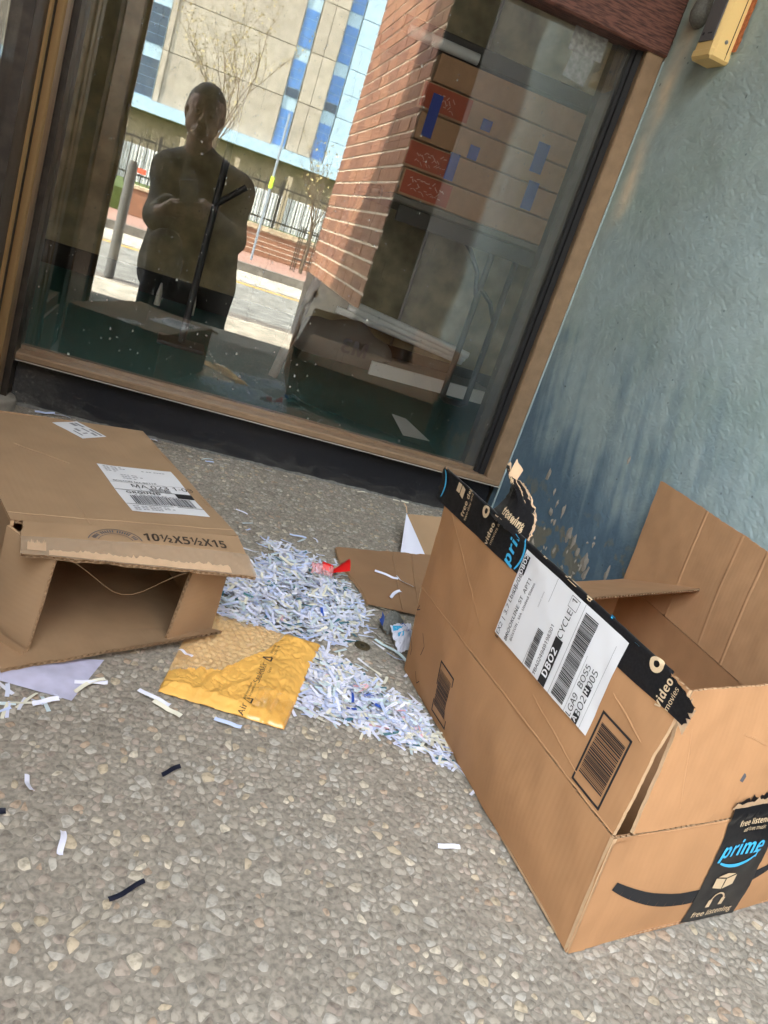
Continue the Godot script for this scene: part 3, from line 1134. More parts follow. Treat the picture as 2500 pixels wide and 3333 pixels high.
	put("body", s, M.device_yellow, rd)
	s = S()
	bevelled(s, Vector3(wx(0.213), 1.0275, 0.213) + nrm * 0.0215, Vector3(0.047, 0.020, 0.061), 0.005, rb)
	put("end_cap", s, M.device_yellow, rd)
	s = S()
	for e in [1.05, 1.30]:
		tube(s, [Vector3(wx(0.213), e, 0.213) + nrm * 0.022 + rb.z * -0.0290, Vector3(wx(0.213), e, 0.213) + nrm * 0.022 + rb.z * -0.0312], 0.0035, 10)
		tube(s, [Vector3(wx(0.213), e, 0.213) + nrm * 0.022 + rb.z * 0.0290, Vector3(wx(0.213), e, 0.213) + nrm * 0.022 + rb.z * 0.0312], 0.0035, 10)
	put("screws", s, M.grey_metal, rd).set_meta("kind", "stuff")
	s = S()
	bevelled(s, Vector3(wx(0.213), 1.19, 0.213) + nrm * 0.012, Vector3(0.002, 0.334, 0.0612), 0.0005, rb)
	put("seam", s, M.ink_brown, rd)
	s = S()
	bevelled(s, Vector3(wx(0.213), 1.195, 0.213) + nrm * 0.0445, Vector3(0.003, 0.296, 0.042), 0.001, rb)
	var face := put("face_plate", s, M.device_grey, rd)
	s = S()
	var pc := Vector3(wx(0.213), 1.060, 0.213) + nrm * 0.0465
	tube(s, [pc + rb.z * 0.012, pc + rb.z * 0.012 + nrm * 0.0005], 0.003, 10)
	box(s, pc - rb.z * 0.006, Vector3(0.0004, 0.002, 0.012), rb)
	put("mark", s, M.ink, face)

	# corroded pipe fitting by the board
	s = S()
	lathe(s, Vector3(0.833, 1.098, 0.105), [Vector2(0.0, 0.0), Vector2(0.012, 0.002), Vector2(0.021, 0.012), Vector2(0.023, 0.026), Vector2(0.018, 0.05), Vector2(0.017, 0.20)], Basis(Vector3(1, 0, 0), -0.1), 16)
	var ft := put("pipe_fitting", s, M.grey_metal)
	tag(ft, "corroded grey metal pipe end hanging beside the wooden board", "pipe")

	# canopy above and walls that close the recess
	s = S()
	slab(s, Vector3(-4.0, 3.0, -0.05), Vector3(3.6, 3.3, 2.30))
	slab(s, Vector3(-0.25, 2.6, 0.02), Vector3(1.0, 2.7, 1.86))
	tag(put("canopy", s, M.soffit), "flat concrete canopy over the recessed shop entrance", "canopy")
	# brick wing wall towards the street, seen in the glass
	var bk := thing("brick_pier", "tall red brick pier at the street end of the blue wall", "pier", Vector3(1.2, -0.25, 3.5))
	s = S()
	slab(s, Vector3(0.9260, -0.25, 2.50), Vector3(1.5, 4.2, 4.50))
	put("core", s, M.mortar_pale, bk)
	s = S()
	slab(s, Vector3(0.914, -0.25, 2.49), Vector3(1.51, 0.20, 4.515))
	put("black_base", s, M.granite, bk)
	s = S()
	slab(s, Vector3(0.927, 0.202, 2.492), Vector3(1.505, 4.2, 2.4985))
	put("shaded_face", s, M.brick_in_shade, bk)  # unlit brick side, its shade painted on as a near-black skin
	var bm := BoxMesh.new()
	bm.size = Vector3(0.022, 0.068, 0.232)
	var row := 0
	var y := 0.24
	while y < 3.1:
		var z := 2.505 + (0.0 if row % 2 == 0 else -0.122)
		while z < 4.50:
			var z1 := maxf(z, 2.502)
			var z2 := minf(z + 0.232, 4.502)
			if z2 - z1 > 0.03:
				var b := MeshInstance3D.new()
				b.mesh = bm
				b.name = "brick"
				b.scale.z = (z2 - z1) / 0.232
				b.position = Vector3(0.9335 - rng.randf() * 0.003, y, (z1 + z2) / 2) - bk.position
				b.set_surface_override_material(0, [M.brick, M.brick_b, M.brick_c][rng.randi() % 3])
				bk.add_child(b, true)
			z += 0.244
		y += 0.081
		row += 1

func flake(s: SurfaceTool, z: float, y: float, rz: float, ry: float) -> void:
	var n := 14
	var c := Vector3(wx(z) - 0.0034, y, z)
	var ring := []
	for k in n:
		var a := TAU * k / n
		var r := 0.7 + 0.55 * noise.get_noise_2d(cos(a) * 60 + z * 9000, sin(a) * 60 + y * 9000)
		ring.append(c + Vector3(0.0022 + 0.09 * sin(a) * rz * 0.0, cos(a) * ry * r, sin(a) * rz * r))
	for k in n:
		tri(s, c, ring[(k + 1) % n], ring[k])

func dirt_film() -> StandardMaterial3D:
	var W := 900
	var im := Image.create(W, W, false, Image.FORMAT_RGBA8)
	var n := FastNoiseLite.new()
	n.seed = 21
	n.frequency = 1.0
	n.fractal_octaves = 4
	for j in W:
		for i in W:
			var x := -0.249 + 1.012 * (i + 0.5) / W
			var y := 1.10 - 0.982 * (j + 0.5) / W
			var a := n.get_noise_2d(x * 6, y * 6)
			var b := n.get_noise_2d(x * 40, y * 40)
			var al := 0.0015 + 0.006 * maxf(0, a)
			var edge := smoothstep(0.10, 0.0, 0.763 - x - 0.02 * b) * 0.085 + smoothstep(0.035, 0.0, x + 0.249) * 0.05
			edge += smoothstep(0.10, 0.0, y - 0.118 - 0.03 * a) * 0.03
			al += edge * (0.75 + 0.5 * b)
			var run := n.get_noise_2d(x * 95, y * 3 + 50)
			if run > 0.42:
				al += 0.05 * (run - 0.42) * 4 * clampf(0.4 + 2 * n.get_noise_2d(x * 20 + 8, y * 9), 0, 1)
			al += 0.045 * smoothstep(0.25, 0.5, n.get_noise_2d(x * 11 + 30, y * 8 + 3)) * smoothstep(0.35, -0.05, x)
			im.set_pixel(i, j, Color(0.62, 0.63, 0.60, clampf(al, 0, 0.6)))
	var r := RandomNumberGenerator.new()
	r.seed = 4
	for k in 1300:
		var px := r.randi_range(2, W - 6)
		var py := int(W * pow(r.randf(), 0.8)) % (W - 6)
		if px > W * 0.55 and r.randf() < 0.5:
			continue
		var c := Color(0.80, 0.80, 0.77, r.randf_range(0.15, 0.75))
		var big := r.randf() < 0.06
		im.fill_rect(Rect2i(px, py, r.randi_range(2, 4) if big else r.randi_range(1, 2), r.randi_range(2, 5) if big else r.randi_range(1, 3)), c)
	# smeared drops and scratches
	for k in 30:
		var p := Vector2(r.randf_range(0.02, 0.75), r.randf_range(0.15, 0.85)) * W
		for q in r.randi_range(20, 90):
			p += Vector2(r.randf_range(-0.5, 0.5), 1.0)
			if p.x > 1 and p.x < W - 2 and p.y < W - 2:
				im.set_pixel(int(p.x), int(p.y), Color(0.72, 0.72, 0.70, 0.2))
	var m := StandardMaterial3D.new()
	m.albedo_texture = ImageTexture.create_from_image(im)
	m.transparency = BaseMaterial3D.TRANSPARENCY_ALPHA
	m.roughness = 0.9
	m.metallic_specular = 0.2
	return m

func interior() -> void:
	var s := S()
	slab(s, Vector3(-3.8, -0.12, -3.4), Vector3(3.4, 0.0, -0.10))
	slab(s, Vector3(-3.8, -0.12, -0.10), Vector3(-0.29, 0.0, 1.739))
	slab(s, Vector3(1.08, -0.12, -0.10), Vector3(3.4, 0.0, 1.739))
	structure("carpet", s, M.carpet)
	var iw := thing("shop_room", "beige walls and ceiling of the dim shop behind the glass", "room", Vector3(0, 0, -2.4))
	s = S()
	slab(s, Vector3(-3.8, -0.1, -2.5), Vector3(3.4, 2.6, -2.3))
	slab(s, Vector3(-3.8, -0.1, -2.3), Vector3(-3.6, 2.6, 1.738))
	slab(s, Vector3(3.2, -0.1, -2.3), Vector3(3.4, 2.6, -0.05))
	slab(s, Vector3(3.2, -0.1, -0.05), Vector3(3.4, 2.6, 1.74))
	put("wall", s, M.beige_wall, iw)
	s = S()
	slab(s, Vector3(-3.6, 0.0, -2.3), Vector3(3.2, 0.10, -2.285))
	put("skirting", s, M.black_base, iw)
	s = S()
	slab(s, Vector3(-3.8, 2.6, -2.5), Vector3(3.4, 2.8, -0.06))
	slab(s, Vector3(-3.8, 2.6, -0.06), Vector3(-0.315, 2.8, 1.738))
	slab(s, Vector3(1.01, 2.6, -0.06), Vector3(3.4, 2.8, 1.738))
	put("ceiling", s, M.ceiling, iw)
	s = S()
	tube(s, [Vector3(1.086, 0.1, -2.28), Vector3(1.086, 2.6, -2.28)], 0.008, 6)
	put("mirrored_seam_bar", s, M.grey_brown, iw)  # thin bar added in place of the wall end mirrored in the glass

	# folding table
	var t := thing("folding_table", "grey folding table with dark legs holding the stack of cartons", "table", Vector3(1.5, 0, -1.8))
	s = S()
	bevelled(s, Vector3(1.50, 0.715, -1.78), Vector3(1.62, 0.028, 0.62), 0.006)
	put("tabletop", s, M.grey_brown, t)
	s = S()
	slab(s, Vector3(0.74, 0.640, -1.52), Vector3(2.26, 0.700, -1.50))
	put("apron", s, M.dark_metal, t)
	for e in [1.20, 1.31]:
		s = S()
		tube(s, [Vector3(e, 0.70, -1.62), Vector3(e, 0.02, -1.62)], 0.014)
		put("leg", s, M.dark_metal, t)
	s = S()
	tube(s, [Vector3(1.20, 0.03, -1.62), Vector3(1.22, 0.015, -1.62), Vector3(1.29, 0.015, -1.62), Vector3(1.31, 0.03, -1.62)], 0.014)
	put("foot", s, M.dark_metal, t)
	s = S()
	tube(s, [Vector3(1.02, 0.69, -1.60), Vector3(1.10, 0.63, -1.60), Vector3(1.16, 0.56, -1.61), Vector3(1.19, 0.47, -1.62)], 0.010)
	tube(s, [Vector3(1.20, 0.50, -1.61), Vector3(1.26, 0.46, -1.61), Vector3(1.31, 0.38, -1.62)], 0.010)
	put("brace", s, M.dark_metal, t)
	for e in [2.1]:
		s = S()
		tube(s, [Vector3(e, 0.70, -1.62), Vector3(e, 0.02, -1.62)], 0.014)
		put("leg", s, M.dark_metal, t)

	# five flat cartons stacked on it
	var names := ["bottom carton of the stack on the folding table, red label at its left", "second carton from the bottom with a red label and upright blue tape", "middle carton of the stack with a blue tape tab at its edge", "fourth carton from the bottom with a red label behind blue tape", "plain top carton of the stack under the white tube"]
	for k in 5:
		var y := 0.731 + 0.101 * k
		var x: float = 0.70 + [0.016, 0.0, 0.012, -0.012, 0.02][k]
		var c := thing("flat_carton", names[k], "carton", Vector3(x + 0.4, y, -1.7), "cartons stacked on the folding table")
		s = S()
		bevelled(s, Vector3(x + 0.42, y + 0.0495, -1.72), Vector3(0.84, 0.096, 0.44), 0.003)
		put("box", s, M.inside_box, c)
		if k in [0, 1, 3]:
			s = S()
			slab(s, Vector3(x + 0.006, y + 0.010, -1.4995), Vector3(x + 0.20, y + 0.092, -1.4985))
			var lb := put("label", s, M.red_label, c)
			s = S()
			var f := func(a: float, b: float) -> Vector3: return Vector3(a, b, -1.498)
			for r in [[0.062, 0.0035], [0.034, 0.0025]]:
				var px := x + 0.03 + 0.012 * k
				while px < x + 0.165 - 0.01 * k:
					var a := Vector2(px, y + r[0] + rng.randf_range(-0.008, 0.008))
					var b := a + Vector2(rng.randf_range(0.006, 0.013), rng.randf_range(-0.014, 0.014))
					ink_line(s, f, a, b, r[1])
					px += rng.randf_range(0.006, 0.014)
			put("print", s, M.pink_print, lb)
	s = S()
	for e in [[0.868, 0.838, 0.906, 0.936], [0.945, 1.045, 0.985, 1.085], [1.185, 0.975, 1.235, 1.085], [1.20, 0.838, 1.245, 0.945], [0.735, 0.95, 0.775, 1.10], [0.93, 0.935, 0.97, 0.985]]:
		slab(s, Vector3(e[0], e[1], -1.4975), Vector3(e[2], e[3], -1.4970))
	tag(put("blue_tape_strips", s, M.blue_tape), "torn strips of blue masking tape across the carton fronts", "tape")
	s = S()
	tube(s, [Vector3(0.585, 1.262, -1.52), Vector3(0.862, 1.262, -1.52)], 0.020, 12)
	tag(put("white_tube", s, M.white_plastic), "short white tube lying on the carton stack", "tube")
	s = S()
	bevelled(s, Vector3(0.98, 1.285, -1.75), Vector3(0.84, 0.060, 0.40), 0.004)
	tag(put("dark_case", s, M.dark_metal), "flat dark grey case lying on top of the cartons", "case")

	# leaning broom-like tool
	var br := thing("leaning_tool", "grey handled tool with a black head leaning by the table", "tool", Vector3(0.48, 0, -1.2))
	s = S()
	tube(s, [Vector3(0.40, 0.0, -1.10), Vector3(0.521, 0.665, -1.2)], 0.016)
	put("handle", s, M.grey_brown, br)
	s = S()
	bevelled(s, Vector3(0.553, 0.690, -1.2), Vector3(0.095, 0.042, 0.05), 0.012, Basis(Vector3(0, 0, 1), 0.15))
	put("head", s, M.dark_metal, br)

	# black stand with an arm
	var st := thing("black_stand", "thin black upright stand with one side arm behind the glass", "stand", Vector3(0.08, 0, -1.2))
	s = S()
	tube(s, [Vector3(0.079, 0.0, -1.2), Vector3(0.077, 0.95, -1.2)], 0.012)
	put("pole", s, M.dark_metal, st)
	s = S()
	tube(s, [Vector3(0.080, 0.485, -1.2), Vector3(0.160, 0.566, -1.2)], 0.010)
	put("arm", s, M.dark_metal, st)
	s = S()
	bevelled(s, Vector3(0.079, 0.006, -1.2), Vector3(0.16, 0.012, 0.16), 0.003)
	put("base", s, M.dark_metal, st)

	# things on the carpet
	var bd := thing("drawer_front", "white drawer front lying on the green carpet below the table", "drawer", Vector3(1.1, 0.03, -1.9))
	s = S()
	box(s, Vector3(1.20, 0.031, -1.86), Vector3(0.60, 0.06, 0.016), Basis(Vector3.UP, 0.16))
	put("front", s, M.white_plastic, bd)
	s = S()
	box(s, Vector3(1.27, 0.053, -2.02), Vector3(0.59, 0.016, 0.30), Basis(Vector3.UP, 0.16))
	put("board", s, M.board_grey, bd)
	var sack := thing("grey_sack", "crumpled grey sack marked with two large letters behind the glass", "sack", Vector3(0.75, 0.1, -2.0))
	s = S()
	skin(s, [[Vector3(0.66, 0.06, -2.0), 0.10, Vector3(0.95, 0.05, -2.0), 0.09], [Vector3(0.80, 0.10, -2.05), 0.08, Vector3(0.85, 0.12, -2.05), 0.07]], 0.018, 0.05)
	put("body", s, M.board_grey, sack)
	s = S()
	write(s, func(a: float, b: float) -> Vector3: return Vector3(0.83 - a, 0.08 + b, -1.893), "M3", Vector2.ZERO, 0.09, 0.0, true)
	put("lettering", s, M.ink_soft, sack)
	for k in 3:
		s = S()
		var y := 0.14 + 0.022 * k
		tube(s, [Vector3(0.75 + 0.05 * k, y + 0.06, -2.16), Vector3(1.42, y, -2.14 + 0.03 * k)], 0.016)
		tag(put("white_roll", s, M.white_plastic), ["lowest of the three white rolls lying behind the drawer front", "middle of the three white rolls lying behind the drawer front", "topmost of the three white rolls lying behind the drawer front"][k], "roll", "white rolls behind the drawer front")
	for e in [[-0.036, "white nozzle tip standing against the black skirting, left one"], [0.110, "white nozzle tip standing against the black skirting, right one"]]:
		s = S()
		lathe(s, Vector3(e[0], 0.0, -2.0), [Vector2(0.013, 0.0), Vector2(0.012, 0.05), Vector2(0.004, 0.095), Vector2(0.0, 0.097)], Basis(), 10)
		tag(put("nozzle", s, M.white_plastic), e[1], "nozzle")
	s = S()
	bevelled(s, Vector3(0.86, 0.018, -1.98), Vector3(0.09, 0.036, 0.05), 0.006)
	tag(put("blue_block", s, M.blue_tape), "small blue plastic block on the dark carpet", "block")
	s = S()
	var ring := []
	for k in 17:
		ring.append(Vector3(1.55 + 0.09 * cos(TAU * k / 16), 0.012, -2.1 + 0.08 * sin(TAU * k / 16)))
	tube(s, ring, 0.007, 6, false)
	tag(put("pale_ring", s, M.tan_post), "pale ring of cord on the carpet near the right jamb", "cord")
	s = S()
	quad(s, Vector3(0.80, 0.002, -0.72), Vector3(0.90, 0.002, -0.74), Vector3(0.88, 0.004, -1.0), Vector3(0.83, 0.004, -1.02))
	quad(s, Vector3(0.83, 0.0035, -1.02), Vector3(0.88, 0.0035, -1.0), Vector3(0.90, 0.0015, -0.74), Vector3(0.80, 0.0015, -0.72))
	tag(put("grey_card", s, M.white_plastic), "pale grey scrap of card on the carpet close to the sill", "card")

func street() -> void:
	# low brick wall with a pale coping and an iron fence on it
	var w := thing("low_brick_wall", "low red brick wall with a pale coping across the street", "wall", Vector3(10, -0.25, 13.65))
	var s := S()
	slab(s, Vector3(0.25, -0.25, 13.52), Vector3(40, 0.17, 13.80))
	slab(s, Vector3(-40, -0.25, 13.52), Vector3(-1.6, 0.17, 13.80))
	put("brickwork", s, M.brick_c, w)
	s = S()
	slab(s, Vector3(0.22, 0.17, 13.48), Vector3(40, 0.25, 13.84))
	slab(s, Vector3(-40, 0.17, 13.48), Vector3(-1.57, 0.25, 13.84))
	put("coping", s, M.coping, w)
	s = S()
	var y := -0.17
	while y < 0.16:
		slab(s, Vector3(0.25, y, 13.517), Vector3(12, y + 0.012, 13.53))
		y += 0.08
	put("mortar_joints", s, M.mortar_pale, w)
	var p := thing("gate_pier", "short brick gate pier with a flat pale cap across the street", "pier", Vector3(-0.77, -0.25, 13.4))
	s = S()
	slab(s, Vector3(-0.94, -0.25, 13.2), Vector3(-0.62, 0.16, 13.6))
	put("brickwork", s, M.brick_c, p)
	s = S()
	bevelled(s, Vector3(-0.78, 0.19, 13.4), Vector3(0.38, 0.06, 0.46), 0.01)
	put("cap", s, M.coping, p)
	var f := thing("iron_fence", "black iron railing on top of the low brick wall", "fence", Vector3(0, 0.2, 13.66))
	s = S()
	for e in [0.36, 0.93]:
		slab(s, Vector3(-12, e, 13.65), Vector3(14, e + 0.028, 13.675))
	put("rail", s, M.iron, f)
	s = S()
	var x := -8.0
	while x < 12.0:
		slab(s, Vector3(x, 0.2, 13.655), Vector3(x + 0.014, 1.03, 13.669))
		x += 0.125
	put("pickets", s, M.iron, f).set_meta("kind", "stuff")
	x = -7.0
	while x < 12.0:
		s = S()
		slab(s, Vector3(x, 0.1, 13.64), Vector3(x + 0.045, 1.08, 13.685))
		put("post", s, M.iron, f)
		x += 2.1
	s = S()
	slab(s, Vector3(-0.97, 0.41, 13.60), Vector3(-0.80, 0.49, 13.61))
	tag(put("small_sign", s, M.sign_red), "small red sign on the railing above the gate pier", "sign")
	# posts
	s = S()
	tube(s, [Vector3(-0.415, -0.25, 4.48), Vector3(-0.415, 0.50, 4.48), Vector3(-0.415, 0.54, 4.48)], [0.034, 0.034, 0.02], 12)
	tag(put("street_post", s, M.post_grey), "short plain grey post on the near kerb", "post")
	var sp := thing("sign_post", "slim pale blue post with a lime band across the street", "post", Vector3(1.056, -0.25, 11.6))
	s = S()
	tube(s, [Vector3(1.056, -0.25, 11.6), Vector3(1.056, 1.9, 11.6)], 0.018, 8)
	put("pole", s, M.post_blue, sp)
	s = S()
	tube(s, [Vector3(1.056, 0.83, 11.6), Vector3(1.056, 1.0, 11.6)], 0.030, 8)
	put("band", s, M.lime, sp)
	# corrugated sheet fence further back
	var cf := thing("sheet_fence", "white corrugated sheet fence with tan posts behind the railing", "fence", Vector3(0, 0.1, 24))
	s = S()
	x = -9.0
	while x < 14.0:
		quad(s, Vector3(x, 0.1, 24.0), Vector3(x, 1.03, 24.0), Vector3(x + 0.045, 1.03, 24.05), Vector3(x + 0.045, 0.1, 24.05))
		quad(s, Vector3(x + 0.045, 0.1, 24.05), Vector3(x + 0.045, 1.03, 24.05), Vector3(x + 0.09, 1.03, 24.0), Vector3(x + 0.09, 0.1, 24.0))
		x += 0.09
	put("sheeting", s, M.white_sheet, cf)
	x = -8.4
	while x < 14.0:
		s = S()
		slab(s, Vector3(x, 0.1, 23.9), Vector3(x + 0.13, 1.6, 23.99))
		put("post", s, M.tan_post, cf)
		x += 1.55
	facade()
	tree("street_tree", "young street tree with bare twigs inside an iron guard", Vector3(1.92, -0.25, 12.25), 1.9, 0.028, 17, 160)
	tree("street_tree", "taller young tree with yellow buds behind the railing", Vector3(0.16, 0.10, 14.6), 3.5, 0.040, 29, 1100)
	tree("street_tree", "small bare tree left of the gate pier across the street", Vector3(-3.2, 0.10, 15.4), 3.0, 0.05, 41, 500)
	var g := thing("tree_guard", "slim black iron guard round the street tree", "guard", Vector3(1.92, -0.25, 12.25))
	for k in 8:
		s = S()
		var a := TAU * k / 8
		var c := Vector3(1.92 + 0.17 * cos(a), 0, 12.25 + 0.17 * sin(a))
		tube(s, [c + Vector3(0, -0.25, 0), c + Vector3(0, 0.46, 0)], 0.009, 5)
		put("bar", s, M.iron, g)
	for e in [-0.05, 0.22, 0.42]:
		s = S()
		var ring := []
		for k in 13:
			ring.append(Vector3(1.92 + 0.17 * cos(TAU * k / 12), e, 12.25 + 0.17 * sin(TAU * k / 12)))
		tube(s, ring, 0.008, 5, false)
		put("hoop", s, M.iron, g)

func facade() -> void:
	var b := thing("tall_building", "tall pale panel building with blue window strips across the street", "building", Vector3(0, -0.25, 50))
	var s := S()
	slab(s, Vector3(-34, 3.05, 45.25), Vector3(36, 24.0, 60))
	slab(s, Vector3(-34, -0.3, 46.6), Vector3(36, 3.05, 60))
	put("wall", s, M.tan_post, b)
	s = S()
	slab(s, Vector3(-34, 3.05, 44.5), Vector3(36, 3.62, 45.24))
	put("blue_band", s, M.panel_blue, b)
	var pane := BoxMesh.new()
	pane.size = Vector3(1, 1, 0.04)
	for rep in [-1, 0, 1]:
		var ox: float = rep * 10.85
		var near: bool = rep == 0
		for lv in 8:
			var y := 3.66 + lv * 2.36
			# big beige panels between the strips
			for e in [[-2.62, 0.36, 0.0], [0.38, 3.12, 0.0], [3.93, 4.50, -0.25], [4.52, 5.18, -0.25], [-2.90, -2.64, -0.1]]:
				s = S()
				slab(s, Vector3(ox + e[0], y, 45.0 + e[2]), Vector3(ox + e[1], y + 2.33, 45.24))
				put("facade_panel", s, M.panel_beige if (lv + int(e[0] * 3)) % 2 == 0 else M.panel_beige_b, b)
			s = S()
			slab(s, Vector3(ox + 5.98, y, 45.05), Vector3(ox + 6.9, y + 1.15, 45.24))
			slab(s, Vector3(ox + 5.98, y + 1.17, 45.05), Vector3(ox + 6.9, y + 2.33, 45.24))
			put("blue_panel", s, M.panel_blue, b)
			for e in [[3.16, 3.88, "pane_blue"], [5.24, 5.94, "pane_blue"], [-3.90, -2.94, "pane_dark"]]:
				s = S()
				slab(s, Vector3(ox + e[0], y, 45.14), Vector3(ox + e[1], y + 2.36, 45.2))
				var fr := put("window_frame", s, M.panel_blue, b)
				for q in 4:
					var o := MeshInstance3D.new()
					o.name = "pane"
					o.mesh = pane
					o.scale = Vector3(e[1] - e[0] - 0.08, 0.40, 1)
					o.position = Vector3(ox + (e[0] + e[1]) / 2, y + 0.30 + q * 0.44, 45.13)
					o.set_surface_override_material(0, M[e[2]] if not (q == 0 and lv % 3 == 1) else M.pane_dark)
					fr.add_child(o, true)
					o.position -= b.position + fr.position

func tree(nm: String, label: String, at: Vector3, height: float, r: float, seed_: int, leaves: int) -> void:
	var t := thing(nm, label, "tree", at, "young trees across the street")
	var g := RandomNumberGenerator.new()
	g.seed = seed_
	var trunk := S()
	var limbs := S()
	var tips := []
	tube(trunk, [at, at + Vector3(0.02, height * 0.22, 0), at + Vector3(-0.02, height * 0.42, 0.02)], [r, r * 0.85, r * 0.7], 7)
	var todo := []
	for k in 6:
		todo.append([at + Vector3(-0.01, height * (0.30 + 0.02 * k), 0.01), Vector3(g.randf_range(-0.55, 0.55), 1, g.randf_range(-0.5, 0.5)).normalized(), height * g.randf_range(0.26, 0.42), r * 0.40, 0])
	while todo.size() > 0:
		var e: Array = todo.pop_back()
		var p: Vector3 = e[0]
		var d: Vector3 = e[1]
		var pts := [p]
		for k in 3:
			d = (d + Vector3(g.randf_range(-0.18, 0.18), 0.10, g.randf_range(-0.18, 0.18))).normalized()
			p += d * e[2] / 3
			pts.append(p)
		tube(limbs, pts, [e[3], e[3] * 0.8, e[3] * 0.6, e[3] * 0.4], 4, false)
		for q in pts:
			tips.append(q)
		if e[4] < 3:
			for k in 3:
				var q: Vector3 = pts[1 + k % 3]
				todo.append([q, (d + Vector3(g.randf_range(-0.9, 0.9), g.randf_range(0.0, 0.5), g.randf_range(-0.9, 0.9))).normalized(), e[2] * 0.62, e[3] * 0.55, e[4] + 1])
	put("trunk", trunk, M.bark, t)
	put("limbs", limbs, M.bark, t)
	var s := S()
	for k in leaves:
		var c: Vector3 = tips[g.randi() % tips.size()] + Vector3(g.randfn(0, 0.05), g.randfn(0, 0.05), g.randfn(0, 0.05))
		var u := Vector3(g.randfn(), g.randfn(), g.randfn()).normalized() * g.randf_range(0.012, 0.030)
		var v := u.cross(Vector3(g.randfn(), g.randfn(), g.randfn())).normalized() * u.length() * 0.6
		quad(s, c - u, c - v, c + u, c + v)
	put("crown", s, M.leaf, t).set_meta("kind", "stuff")

